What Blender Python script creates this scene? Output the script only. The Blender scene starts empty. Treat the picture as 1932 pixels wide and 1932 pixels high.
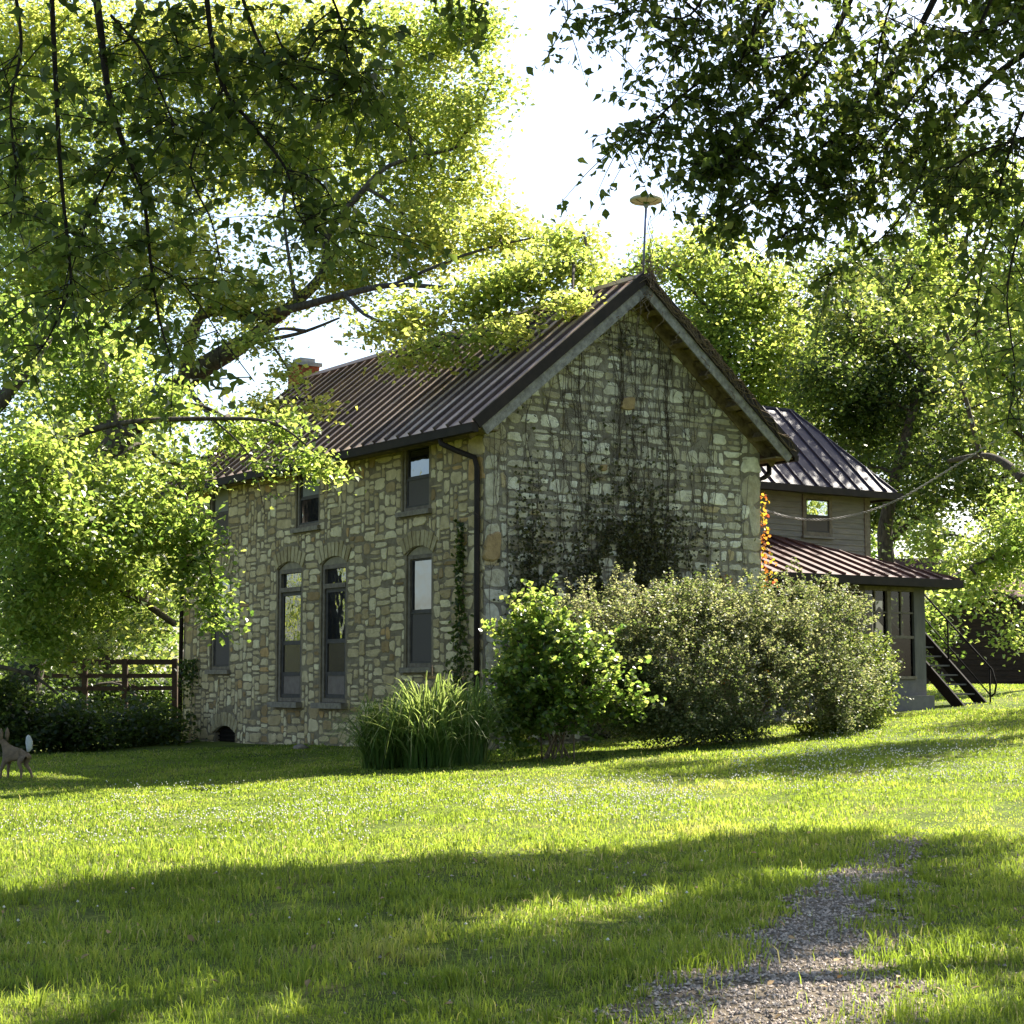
import bpy, math, random
import numpy as np
from mathutils import Vector
random.seed(7); RG = np.random.default_rng(11)
S = bpy.context.scene
COL = S.collection
# ------------------------------------------------------------------ camera maths
F = 3343.; CX = 966.; TH = math.radians(5.48); CAM = np.array([0, 0, 1.6])
Rv = np.array([1., 0, 0]); Fw = np.array([0, math.cos(TH), math.sin(TH)]); Up = np.array([0, -math.sin(TH), math.cos(TH)])
def at(x, y, Y):
    r = Fw + Rv*(x-CX)/F + Up*(CX-y)/F
    return CAM + r*(Y/r[1])
def gz(x, y):
    x = np.asarray(x, float); y = np.asarray(y, float)
    t = np.clip((y-8)/20, 0, 1); t = t*t*(3-2*t)
    z = .021*(y-8) + .05*np.clip(x, -14, 14)*t + .02*np.sin(x*.9+.3)*np.cos(y*.6) + .012*np.sin(x*2.1+y*1.3)
    return np.where(z > 1.2, 1.2+.33*np.tanh((z-1.2)/.33), z)
U = np.array([.8263, .5632, 0]); V = np.array([-.5632, .8263, 0]); C0 = np.array([-.48, 30., 0.])
Z = np.array([0, 0, 1.])
HL, HW = 12.35, 6.3
# ------------------------------------------------------------------ tagging / object helpers
LOC = {}
def tag(o, label=None, cat=None, group=None, kind=None):
    if label: o['label'] = label
    if cat: o['category'] = cat
    if group: o['group'] = group
    if kind: o['kind'] = kind
    return o
def empty(name, loc, label, cat, group=None):
    o = bpy.data.objects.new(name, None); COL.objects.link(o); o.location = loc
    o.empty_display_size = .3
    LOC[o.name] = np.array(loc, float)
    return tag(o, label, cat, group)
def link(name, me, parent=None):
    o = bpy.data.objects.new(name, me); COL.objects.link(o)
    if parent is not None:
        o.parent = parent
        off = LOC.get(parent.name, np.zeros(3)); LOC[o.name] = off
        if np.abs(off).sum() > 0:
            n = len(me.vertices); a = np.empty(n*3, np.float32); me.vertices.foreach_get('co', a)
            a = (a.reshape(-1, 3) - off).astype(np.float32); me.vertices.foreach_set('co', a.ravel()); me.update()
    return o
class MB:
    def __init__(s): s.v = []; s.f = []; s.t = []; s.ct = 0.
    def quad(s, a, b, c, d): s.poly([a, b, c, d])
    def poly(s, pts):
        n = len(s.v); s.v += [tuple(p) for p in pts]; s.t += [s.ct]*len(pts); s.f.append(list(range(n, n+len(pts))))
    def hexa(s, p):   # 8 pts: bottom 4 ccw, top 4
        n = len(s.v); s.v += [tuple(q) for q in p]; s.t += [s.ct]*8
        for f in ((3, 2, 1, 0), (4, 5, 6, 7), (0, 1, 5, 4), (1, 2, 6, 5), (2, 3, 7, 6), (3, 0, 4, 7)): s.f.append([n+i for i in f])
    def box(s, O, A, B, C, a, b, c):
        O = np.array(O, float)
        pt = lambda i, j, k: O + A*a[i] + B*b[j] + C*c[k]
        s.hexa([pt(0, 0, 0), pt(1, 0, 0), pt(1, 1, 0), pt(0, 1, 0), pt(0, 0, 1), pt(1, 0, 1), pt(1, 1, 1), pt(0, 1, 1)])
    def bar(s, p, q, w, h, up=Z):
        p = np.array(p, float); q = np.array(q, float); d = q-p; L = np.linalg.norm(d); d = d/L
        sd = np.cross(d, up); sd /= max(np.linalg.norm(sd), 1e-6); uu = np.cross(sd, d)
        s.box(p, d, sd, uu, (0, L), (-w/2, w/2), (-h/2, h/2))
    def tube(s, pts, rad, n=6, cap=True):
        pts = [np.array(p, float) for p in pts]; m = len(pts)
        if not hasattr(rad, '__len__'): rad = [rad]*m
        b = len(s.v); ref = None
        for i in range(m):
            d = pts[min(i+1, m-1)] - pts[max(i-1, 0)]; d /= max(np.linalg.norm(d), 1e-9)
            if ref is None: ref = np.cross(d, (0.31, .83, .47)); 
            ref = ref - d*(ref@d); ref /= max(np.linalg.norm(ref), 1e-9); r2 = np.cross(d, ref)
            for k in range(n):
                a = 2*math.pi*k/n; s.v.append(tuple(pts[i] + rad[i]*(math.cos(a)*ref + math.sin(a)*r2))); s.t.append(s.ct)
        for i in range(m-1):
            for k in range(n):
                k2 = (k+1) % n; s.f.append([b+i*n+k, b+i*n+k2, b+(i+1)*n+k2, b+(i+1)*n+k])
        if cap: s.f.append([b+k for k in range(n)][::-1]); s.f.append([b+(m-1)*n+k for k in range(n)])
    def lathe(s, c, prof, n=24):
        b = len(s.v)
        for r, z in prof:
            for k in range(n):
                a = 2*math.pi*k/n; s.v.append((c[0]+r*math.cos(a), c[1]+r*math.sin(a), c[2]+z)); s.t.append(s.ct)
        for i in range(len(prof)-1):
            for k in range(n):
                k2 = (k+1) % n; s.f.append([b+i*n+k, b+i*n+k2, b+(i+1)*n+k2, b+(i+1)*n+k])
    def build(s, name, m, parent=None, smooth=False):
        me = bpy.data.meshes.new(name); me.from_pydata(s.v, [], s.f)
        me.materials.append(m)
        at_ = me.attributes.new('tint', 'FLOAT', 'POINT'); at_.data.foreach_set('value', np.array(s.t, np.float32))
        if smooth: me.polygons.foreach_set('use_smooth', [True]*len(me.polygons))
        me.update()
        return link(name, me, parent)
def fast_mesh(name, verts, k, mat_, parent=None, tint=None):
    """verts (N*k,3), every k consecutive verts form one polygon"""
    N = len(verts)//k
    me = bpy.data.meshes.new(name); me.vertices.add(N*k); me.vertices.foreach_set('co', verts.astype(np.float32).ravel())
    me.loops.add(N*k); me.loops.foreach_set('vertex_index', np.arange(N*k, dtype=np.int32))
    me.polygons.add(N); me.polygons.foreach_set('loop_start', (np.arange(N)*k).astype(np.int32))
    me.materials.append(mat_)
    if tint is not None:
        a = me.attributes.new('tint', 'FLOAT', 'POINT'); a.data.foreach_set('value', np.repeat(tint, k).astype(np.float32))
    me.update(calc_edges=True)
    return link(name, me, parent)
# ------------------------------------------------------------------ materials
def newmat(name):
    m = bpy.data.materials.new(name); m.use_nodes = True; nt = m.node_tree; nt.nodes.clear()
    return m, nt, nt.nodes.new, nt.links.new
def ramp(nt, stops):
    r = nt.nodes.new('ShaderNodeValToRGB'); e = r.color_ramp.elements
    while len(e) < len(stops): e.new(.5)
    for i, (p, c) in enumerate(stops): e[i].position = p; e[i].color = (*c, 1) if len(c) == 3 else c
    return r
def M(name, c1, c2=None, scale=6., rough=.8, bump=.0, bscale=40., spec=.4, metal=0., stretch=(1, 1, 1), tint=None, detail=5.):
    m, nt, N, L = newmat(name)
    out = N('ShaderNodeOutputMaterial'); p = N('ShaderNodeBsdfPrincipled'); L(p.outputs[0], out.inputs[0])
    p.inputs['Roughness'].default_value = rough; p.inputs['Specular IOR Level'].default_value = spec; p.inputs['Metallic'].default_value = metal
    tc = N('ShaderNodeTexCoord'); mp = N('ShaderNodeMapping'); mp.inputs['Scale'].default_value = stretch; L(tc.outputs['Object'], mp.inputs[0])
    nz = N('ShaderNodeTexNoise'); nz.inputs['Scale'].default_value = scale; nz.inputs['Detail'].default_value = detail; nz.inputs['Roughness'].default_value = .62; L(mp.outputs[0], nz.inputs[0])
    c2 = c2 or tuple(x*.7 for x in c1)
    r = ramp(nt, [(.34, c2), (.66, c1)]); L(nz.outputs[0], r.inputs[0])
    col = r.outputs[0]
    if tint:
        a = N('ShaderNodeAttribute'); a.attribute_name = 'tint'; r2 = ramp(nt, tint); L(a.outputs['Fac'], r2.inputs[0])
        mx = N('ShaderNodeMix'); mx.data_type = 'RGBA'; mx.blend_type = 'MULTIPLY'; mx.inputs[0].default_value = 1
        L(col, mx.inputs[6]); L(r2.outputs[0], mx.inputs[7]); col = mx.outputs[2]
    L(col, p.inputs['Base Color'])
    if bump:
        nb = N('ShaderNodeTexNoise'); nb.inputs['Scale'].default_value = bscale; nb.inputs['Detail'].default_value = 4; L(mp.outputs[0], nb.inputs[0])
        b = N('ShaderNodeBump'); b.inputs['Strength'].default_value = bump; b.inputs['Distance'].default_value = .02; L(nb.outputs[0], b.inputs['Height']); L(b.outputs[0], p.inputs['Normal'])
    return m
def leafmat(name, stops, tstops, trans=.45, rough=.45, spec=.3):
    m, nt, N, L = newmat(name)
    out = N('ShaderNodeOutputMaterial'); p = N('ShaderNodeBsdfPrincipled'); t = N('ShaderNodeBsdfTranslucent'); mx = N('ShaderNodeMixShader')
    a = N('ShaderNodeAttribute'); a.attribute_name = 'tint'
    r = ramp(nt, stops); r2 = ramp(nt, tstops); L(a.outputs['Fac'], r.inputs[0]); L(a.outputs['Fac'], r2.inputs[0])
    L(r.outputs[0], p.inputs['Base Color']); L(r2.outputs[0], t.inputs[0]); p.inputs['Roughness'].default_value = rough; p.inputs['Specular IOR Level'].default_value = spec
    mx.inputs[0].default_value = trans; L(p.outputs[0], mx.inputs[1]); L(t.outputs[0], mx.inputs[2]); L(mx.outputs[0], out.inputs[0])
    return m
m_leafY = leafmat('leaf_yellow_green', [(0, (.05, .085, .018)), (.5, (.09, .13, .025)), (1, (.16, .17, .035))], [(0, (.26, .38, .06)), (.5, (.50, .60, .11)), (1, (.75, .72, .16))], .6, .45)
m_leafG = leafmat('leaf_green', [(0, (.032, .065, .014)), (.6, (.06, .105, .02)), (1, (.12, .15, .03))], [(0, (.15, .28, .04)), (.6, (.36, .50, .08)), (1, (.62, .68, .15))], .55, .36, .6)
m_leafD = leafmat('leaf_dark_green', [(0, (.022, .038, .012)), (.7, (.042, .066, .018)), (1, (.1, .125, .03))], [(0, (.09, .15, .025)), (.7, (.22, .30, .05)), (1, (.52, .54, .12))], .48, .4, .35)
m_leafB = leafmat('leaf_privet', [(0, (.04, .062, .022)), (.6, (.095, .125, .05)), (1, (.25, .25, .15))], [(0, (.10, .17, .03)), (.6, (.32, .38, .10)), (1, (.6, .58, .26))], .42, .5)
m_leafV = leafmat('leaf_vine_autumn', [(0, (.03, .06, .012)), (.35, (.12, .14, .02)), (.7, (.35, .13, .03)), (1, (.4, .06, .03))], [(0, (.1, .2, .02)), (.35, (.4, .42, .03)), (.7, (.8, .35, .05)), (1, (.75, .12, .05))], .55, .5)
m_leafI = leafmat('leaf_ivy', [(0, (.04, .036, .02)), (.6, (.08, .085, .035)), (1, (.17, .14, .06))], [(0, (.05, .06, .02)), (.6, (.12, .15, .04)), (1, (.25, .2, .06))], .25, .5)
m_grass = leafmat('grass_blade', [(0, (.03, .055, .010)), (.5, (.062, .105, .018)), (.85, (.18, .2, .04)), (1, (.34, .28, .14))], [(0, (.26, .36, .03)), (.5, (.43, .57, .06)), (.85, (.62, .66, .10)), (1, (.65, .55, .25))], .45, .5, .25)
m_reed = leafmat('reed_blade', [(0, (.03, .07, .015)), (.7, (.07, .13, .03)), (1, (.3, .27, .15))], [(0, (.2, .3, .06)), (.7, (.45, .55, .14)), (1, (.5, .48, .2))], .45, .5, .15)
m_bark = M('bark', (.10, .085, .065), (.035, .028, .022), 14, .95, .9, 30, .2, stretch=(1, 1, .35))
m_barkD = M('bark_dark', (.035, .028, .022), (.012, .01, .009), 14, .95, .6, 40, .2)
m_stoneG = M('rubble_stone_grey', (.72, .69, .59), (.46, .43, .35), 7, .95, 1., 26, .15,
             tint=[(0, (.50, .45, .37)), (.3, (.70, .67, .57)), (.65, (.88, .87, .82)), (.93, (1.25, 1.27, 1.28)), (.97, (.72, .62, .45)), (1, (.72, .6, .42))], detail=8.)
m_stoneL = M('rubble_stone_cream', (.68, .59, .41), (.47, .40, .27), 6, .95, 1., 26, .15,
             tint=[(0, (.48, .38, .26)), (.4, (.80, .74, .6)), (.75, (1.05, 1.02, .92)), (.93, (1.15, 1.16, 1.05)), (.97, (.8, .62, .4)), (1, (.72, .52, .32))], detail=8.)
m_mortG = M('mortar_grey', (.27, .245, .20), (.15, .13, .10), 5, .98, 1., 22, .1, detail=8.)
m_mortL = M('mortar_tan', (.27, .225, .15), (.15, .12, .08), 5, .98, 1., 22, .1, detail=8.)
m_arch = M('arch_stone', (.50, .44, .29), (.34, .28, .17), 7, .95, .8, 30, .15, tint=[(0, (.75, .7, .6)), (1, (1.05, 1.02, .95))])
m_roof = M('bronze_roof_metal', (.70, .53, .43), (.42, .31, .25), 1.3, .5, .1, 8, .3, tint=[(0, (.16, .15, .15)), (.08, (.2, .19, .19)), (.12, (.6, .58, .6)), (1, (1.2, 1.15, 1.1))])  # low tint darkens the ribs to paint their shaded sides, panels brighter as sunlit
m_roof2 = M('brown_roof_metal', (.052, .046, .066), (.034, .031, .046), 2.5, .55, .1, 8, .12, metal=.0)
m_gutter = M('gutter_brown', (.030, .022, .018), (.018, .014, .012), 5, .65, 0, 10, .15)
m_fascia = M('weathered_fascia', (.30, .285, .26), (.13, .12, .11), 9, .9, .4, 40, .2, stretch=(1, 1, 1))
m_soffit = M('soffit_boards', (.23, .18, .10), (.09, .066, .04), 6, .95, .5, 30, .2)
m_frame = M('grey_brown_frame', (.22, .185, .145), (.13, .108, .085), 10, .9, .3, 50, .08)
m_door = M('door_paint', (.060, .052, .048), (.035, .03, .028), 10, .6, .2, 50, .3)
m_sill = M('stone_sill', (.27, .235, .18), (.16, .135, .105), 10, .9, .6, 40, .2)
m_screen = M('insect_screen', (.125, .108, .10), (.095, .083, .077), 300, .9, .0, 50, .05)
m_blind = M('drawn_blind', (.24, .24, .22), (.2, .2, .18), 4, .8, .0, 50, .2)
m_panel = M('door_panel', (.20, .165, .14), (.15, .12, .105), 8, .8, .2, 50, .2)
m_siding = M('clapboard_paint', (.235, .21, .185), (.16, .145, .13), 5, .8, .35, 60, .25, stretch=(.4, .4, 3))
m_post = M('porch_post_paint', (.14, .13, .115), (.09, .085, .078), 8, .8, .3, 60, .25, stretch=(1, 1, .2))
m_stucco = M('lilac_grey_stucco', (.17, .155, .15), (.13, .12, .118), 6, .9, .4, 60, .2)
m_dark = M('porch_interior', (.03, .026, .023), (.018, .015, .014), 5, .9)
m_brick = M('brick', (.36, .10, .05), (.2, .06, .035), 14, .9, .5, 40, .2)
m_capm = M('chimney_cap', (.28, .29, .31), (.2, .2, .22), 8, .6, .2, 40, .4)
m_iron = M('black_iron', (.020, .016, .014), (.012, .010, .009), 20, .8, .2, 60, .08)
m_barn = M('barn_boards', (.060, .040, .027), (.03, .021, .015), 3, .9, .4, 20, .2, stretch=(1, 1, 8))
m_barnr = M('barn_roof', (.11, .055, .045), (.08, .04, .035), 3, .7, spec=.1)
m_rail = M('deck_wood', (.075, .045, .028), (.04, .026, .017), 8, .9, .4, 40, .2)
m_dish = M('fibreglass_dish', (.48, .45, .36), (.34, .30, .2), 9, .6, .2, 40, .3)
m_mast = M('painted_mast', (.16, .17, .30), (.11, .11, .16), 9, .5, .1, 40, .4)
m_vine = M('dead_vine', (.20, .15, .10), (.09, .065, .045), 20, .95, .5, 60, .1)
m_vineD = M('dark_vine_stem', (.10, .075, .055), (.05, .038, .028), 20, .95, .3, 60, .1)
m_rock = M('field_rock', (.30, .25, .2), (.18, .15, .12), 8, .95, .8, 30, .2)
m_gravel = M('gravel', (.50, .44, .38), (.27, .235, .2), 60, .95, .6, 90, .15, tint=[(0, (.4, .38, .38)), (.6, (.9, .88, .88)), (1, (1.5, 1.4, 1.35))])
m_deer = M('weathered_deer_paint', (.27, .195, .13), (.16, .12, .085), 12, .85, .4, 40, .25)
m_white = M('white_paint', (.66, .68, .68), (.5, .52, .52), 12, .8, .2, 40, .3)
m_terra = M('terracotta', (.34, .10, .055), (.24, .07, .04), 12, .8, .2, 40, .3)
m_flower = M('clover_petal', (.68, .66, .58), (.5, .48, .4), 40, .8)
m_cable = M('service_cable', (.30, .29, .27), (.2, .19, .18), 40, .7)
def glassmat(name, refl=.32, base=(.012, .013, .015)):
    m, nt, N, L = newmat(name)
    out = N('ShaderNodeOutputMaterial'); d = N('ShaderNodeBsdfDiffuse'); d.inputs[0].default_value = (*base, 1)
    g = N('ShaderNodeBsdfGlossy'); g.inputs['Roughness'].default_value = .02; g.inputs[0].default_value = (.92, .95, 1, 1)
    tc = N('ShaderNodeTexCoord'); nz = N('ShaderNodeTexNoise'); nz.inputs['Scale'].default_value = 2.2; L(tc.outputs['Object'], nz.inputs[0])
    b = N('ShaderNodeBump'); b.inputs['Strength'].default_value = .12; b.inputs['Distance'].default_value = .05; L(nz.outputs[0], b.inputs['Height']); L(b.outputs[0], g.inputs['Normal'])
    fr = N('ShaderNodeFresnel'); fr.inputs[0].default_value = 1.55
    ad = N('ShaderNodeMath'); ad.operation = 'MULTIPLY_ADD'; L(fr.outputs[0], ad.inputs[0]); ad.inputs[1].default_value = 1.6; ad.inputs[2].default_value = refl*.35; ad.use_clamp = True
    mx = N('ShaderNodeMixShader'); L(ad.outputs[0], mx.inputs[0]); L(d.outputs[0], mx.inputs[1]); L(g.outputs[0], mx.inputs[2]); L(mx.outputs[0], out.inputs[0])
    return m
m_glass = glassmat('window_glass')
m_dglass = M('dark_glass', (.022, .019, .018), (.015, .013, .013), 3, .2, 0, 10, .25)
m_lint = M('weathered_arch_board', (.30, .26, .18), (.2, .17, .12), 8, .9, .3, 40, .2)
def seeglass():
    m, nt, N, L = newmat('porch_screen_glass')
    out = N('ShaderNodeOutputMaterial'); t = N('ShaderNodeBsdfTransparent'); t.inputs[0].default_value = (.34, .36, .36, 1)
    g = N('ShaderNodeBsdfGlossy'); g.inputs['Roughness'].default_value = .05
    mx = N('ShaderNodeMixShader'); mx.inputs[0].default_value = .05; L(t.outputs[0], mx.inputs[1]); L(g.outputs[0], mx.inputs[2]); L(mx.outputs[0], out.inputs[0]); return m
m_seeg = seeglass()
# ground material
def groundmat():
    m, nt, N, L = newmat('lawn_soil')
    out = N('ShaderNodeOutputMaterial'); p = N('ShaderNodeBsdfPrincipled'); L(p.outputs[0], out.inputs[0]); p.inputs['Roughness'].default_value = .95; p.inputs['Specular IOR Level'].default_value = .1
    tc = N('ShaderNodeTexCoord'); n1 = N('ShaderNodeTexNoise'); n1.inputs['Scale'].default_value = 1.3; n1.inputs['Detail'].default_value = 8; L(tc.outputs['Object'], n1.inputs[0])
    n2 = N('ShaderNodeTexNoise'); n2.inputs['Scale'].default_value = 30; n2.inputs['Detail'].default_value = 6; L(tc.outputs['Object'], n2.inputs[0])
    r = ramp(nt, [(.3, (.05, .075, .012)), (.55, (.10, .13, .02)), (.75, (.13, .11, .05))]); L(n1.outputs[0], r.inputs[0])
    r2 = ramp(nt, [(.3, (.5, .5, .5)), (.7, (1.4, 1.4, 1.4))]); L(n2.outputs[0], r2.inputs[0])
    mx = N('ShaderNodeMix'); mx.data_type = 'RGBA'; mx.blend_type = 'MULTIPLY'; mx.inputs[0].default_value = 1; L(r.outputs[0], mx.inputs[6]); L(r2.outputs[0], mx.inputs[7]); L(mx.outputs[2], p.inputs['Base Color'])
    b = N('ShaderNodeBump'); b.inputs['Strength'].default_value = .8; b.inputs['Distance'].default_value = .04; L(n2.outputs[0], b.inputs['Height']); L(b.outputs[0], p.inputs['Normal'])
    return m
m_ground = groundmat()
m_path = M('path_dirt', (.20, .165, .125), (.10, .082, .062), 25, .97, .8, 120, .1, detail=8.)
# ------------------------------------------------------------------ noise
_k = RG.normal(size=(10, 3)); _ph = RG.uniform(0, 6.28, 10)
def wn(p, f):
    p = np.asarray(p)*f; s = 0
    for i in range(10): s = s + np.sin(p@_k[i]*(1+.25*i) + _ph[i])/(1+.12*i)
    return s/3.2
# ------------------------------------------------------------------ ground
xs = np.concatenate([-np.geomspace(400, 14, 24), np.linspace(-13.5, 13.5, 110), np.geomspace(14, 400, 24)])
ys = np.concatenate([np.linspace(-60, 2, 20), np.linspace(2.5, 44, 170), np.geomspace(45, 900, 40)])
X, Y = np.meshgrid(xs, ys); Zg = gz(X, Y); nx, ny = len(xs), len(ys)
vv = np.stack([X, Y, Zg], -1).reshape(-1, 3); me = bpy.data.meshes.new('ground')
ii = (np.arange(ny-1)[:, None]*nx + np.arange(nx-1)[None]).ravel()
me.from_pydata(vv.tolist(), [], np.stack([ii, ii+1, ii+nx+1, ii+nx], 1).tolist()); me.materials.append(m_ground)
me.polygons.foreach_set('use_smooth', [True]*len(me.polygons)); g_ = link('ground', me); tag(g_, 'rough lawn ground rising gently towards the stone house', None, None, 'structure')
PC = np.array([(.0, 4.5, .6), (.55, 6.5, .55), (1.12, 8.2, .58), (1.62, 10, .50), (2.15, 12, .40), (2.7, 14.0, .26), (3.5, 16, .1), (5.2, 19, .1)])
def pathmask(x, y):
    cx = np.interp(y, PC[:, 1], PC[:, 0]); w = np.interp(y, PC[:, 1], PC[:, 2])
    P3 = np.stack([x, y, 0*x], -1)
    d = (np.abs(x-cx) + .17*wn(P3, 2.2) + .12*wn(P3, 7.))/w
    return np.clip((1.35-d)/.8, 0, 1)*np.clip((17-y)/4, 0, 1)
def dirtmask(x, y):
    P3 = np.stack([x, y, 0*x], -1); s = np.zeros_like(x)
    for (px, py, rx, ry) in ((-.42, 10.25, .42, .28), (-1.5, 12.2, .5, .2), (3.75, 9.6, .5, .4), (3.2, 8.4, .5, .2), (1.0, 12.9, .25, .2), (-3., 11.9, .4, .3)):
        s = np.maximum(s, np.clip(1.5-np.hypot((x-px)/rx, (y-py)/ry)+.45*wn(P3, 5.), 0, 1))
    return s
# path sheet
pts = []; fs = []; res = .05
gx = np.arange(-1.5, 5, res); gy = np.arange(3., 17, res); GX, GY = np.meshgrid(gx, gy); pmk = pathmask(GX, GY) > .25
idx = -np.ones(GX.shape, int)
for j in range(len(gy)-1):
    for i in range(len(gx)-1):
        if pmk[j, i]:
            q = []
            for (a, b) in ((j, i), (j, i+1), (j+1, i+1), (j+1, i)):
                if idx[a, b] < 0: idx[a, b] = len(pts); pts.append((GX[a, b], GY[a, b], float(gz(GX[a, b], GY[a, b]))+.008))
                q.append(int(idx[a, b]))
            fs.append(q)
me = bpy.data.meshes.new('path'); me.from_pydata(pts, [], fs); me.materials.append(m_path); me.polygons.foreach_set('use_smooth', [True]*len(fs))
tag(link('path', me), 'worn gravel path running up from the lower right of the lawn', None, None, 'structure')
# gravel pebbles
n = 80000; y = 3+14*RG.random(n)**1.2; y = 7+9.5*RG.random(n); x = RG.uniform(-1.2, 4.6, n)
k = RG.random(n) < pathmask(x, y)*1.1+.012; x = x[k]; y = y[k]; n = len(x); sz = RG.uniform(.006, .016, n)*(1+.5*(RG.random(n) < .1))
oct_ = np.array([(1, 0, 0), (0, 1, 0), (-1, 0, 0), (0, -1, 0), (.3, .2, .8)])
c = np.stack([x, y, gz(x, y)+.012], -1); ang = RG.uniform(0, 6.28, n); ca, sa = np.cos(ang), np.sin(ang)
o = oct_[None]*sz[:, None, None]*RG.uniform(.6, 1.3, (n, 5, 1)); ox = o[..., 0]*ca[:, None]-o[..., 1]*sa[:, None]; oy = (o[..., 0]*sa[:, None]+o[..., 1]*ca[:, None])
pv = c[:, None]+np.stack([ox, oy, o[..., 2]], -1)
tri = np.stack([pv[:, a] for a in (0, 1, 4, 1, 2, 4, 2, 3, 4, 3, 0, 4)], 1).reshape(-1, 3)
tn = RG.random(n)
tag(fast_mesh('gravel', tri, 3, m_gravel, None, np.repeat(tn, 4)), 'loose grey gravel stones on the worn path', 'gravel', None, 'stuff')
# grass
def grass_blades():
    n = 760000
    Yv = 7.3+ (36-7.3)*RG.random(n)**1.0
    pdf = (9/np.maximum(Yv, 8))**1.3*(.36*Yv+1.6); k = RG.random(n) < pdf/pdf.max(); Yv = Yv[k]; n = len(Yv)
    Xv = RG.uniform(-1, 1, n)*(.36*Yv+1.2)
    # far right field strip
    Yf = RG.uniform(34, 58, 45000); Xf = RG.uniform(5, 20, 45000); Xv = np.concatenate([Xv, Xf]); Yv = np.concatenate([Yv, Yf]); n = len(Xv)
    P3 = np.stack([Xv, Yv, 0*Xv], -1)
    den = 1-.985*pathmask(Xv, Yv)-.9*dirtmask(Xv, Yv)
    den *= np.clip(.86+.3*wn(P3, 1.1)+.32*wn(P3, 3.7), .22, 1)
    rel = P3-C0; t = rel@U; w = rel@V; inside = ((t > -.05) & (t < HW) & (w > -.05) & (w < HL)) | ((t > 6) & (t < 11.9) & (w > .7) & (w < 7))
    k = (RG.random(n) < den) & ~inside; Xv, Yv, P3 = Xv[k], Yv[k], P3[k]; n = len(Xv)
    near = np.clip((Yv-8)/18, 0, 1)
    tall = np.clip(.9+.45*wn(P3, 1.7)+.45*wn(P3+5, 6.), .3, 2.2)
    ln = RG.uniform(.035, .105, n)*tall*(1-.25*near)*(1-.45*np.clip((Yv-14)/4, 0, 1)*0.6)
    ln *= np.where(RG.random(n) < .02, 1.5, 1.)
    wd = .0030*(np.maximum(Yv, 8)/9)**.95*RG.uniform(.7, 1.3, n)
    ang = RG.uniform(0, 6.28, n); lean = RG.uniform(.15, 1.1, n); az = RG.uniform(0, 6.28, n)+.0
    # tufts
    nt_ = 280; tx = RG.uniform(-4.2, 4.4, nt_); ty = 7.8+9*RG.random(nt_)**1.3; kk = RG.random(nt_) > pathmask(tx, ty)*1.2; tx, ty = tx[kk], ty[kk]; m_ = 38
    ta = RG.uniform(0, 6.28, (len(tx), m_)); tr = RG.uniform(0, .05, ta.shape); Xt = (tx[:, None]+tr*np.cos(ta)).ravel(); Yt = (ty[:, None]+tr*np.sin(ta)).ravel(); q_ = len(Xt)
    Xv = np.concatenate([Xv, Xt]); Yv = np.concatenate([Yv, Yt]); P3 = np.stack([Xv, Yv, 0*Xv], -1); n = len(Xv)
    ln = np.concatenate([ln, (RG.uniform(.06, .14, len(tx))[:, None]*RG.uniform(.6, 1.25, ta.shape)).ravel()]); wd = np.concatenate([wd, RG.uniform(.002, .0036, q_)])
    ang = np.concatenate([ang, RG.uniform(0, 6.28, q_)]); lean = np.concatenate([lean, RG.uniform(.1, .9, q_)]); az = np.concatenate([az, ta.ravel()])
    b = np.stack([Xv, Yv, gz(Xv, Yv)-.005], -1); sd = np.stack([np.cos(ang), np.sin(ang), 0*ang], -1)*wd[:, None]
    ld = np.stack([np.cos(az), np.sin(az), 0*az], -1)
    mid = b + ld*(ln*lean*.25)[:, None] + Z*(ln*.6)[:, None]
    tip = b + ld*(ln*lean*.85)[:, None] + Z*(ln*np.clip(1.05-.35*lean, .4, 1))[:, None]
    v = np.stack([b-sd, b+sd, mid+sd*.8, mid-sd*.8, mid-sd*.8, mid+sd*.8, tip+sd*.08, tip-sd*.08], 1).reshape(-1, 3)
    tint = np.clip(.40+.22*wn(P3+9, .8)+.2*wn(P3, 3.5)+RG.normal(0, .15, n), 0, .9)
    tint = np.where(RG.random(n) < np.clip(.05+.09*wn(P3+3, 1.3), .015, .3), RG.uniform(.9, 1, n), tint)
    return v, np.repeat(tint, 2)
v, tt = grass_blades()
tag(fast_mesh('grass', v, 4, m_grass, None, tt), 'unmown green lawn grass in front of the stone house', 'grass', None, 'stuff')
nf_ = 110; lx = RG.uniform(-4, 4.5, nf_); ly = RG.uniform(8, 16, nf_); lc = np.stack([lx, ly, gz(lx, ly)+.055], -1)
m_fall = M('dry_leaf', (.36, .24, .11), (.2, .13, .06), 30, .8)
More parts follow.
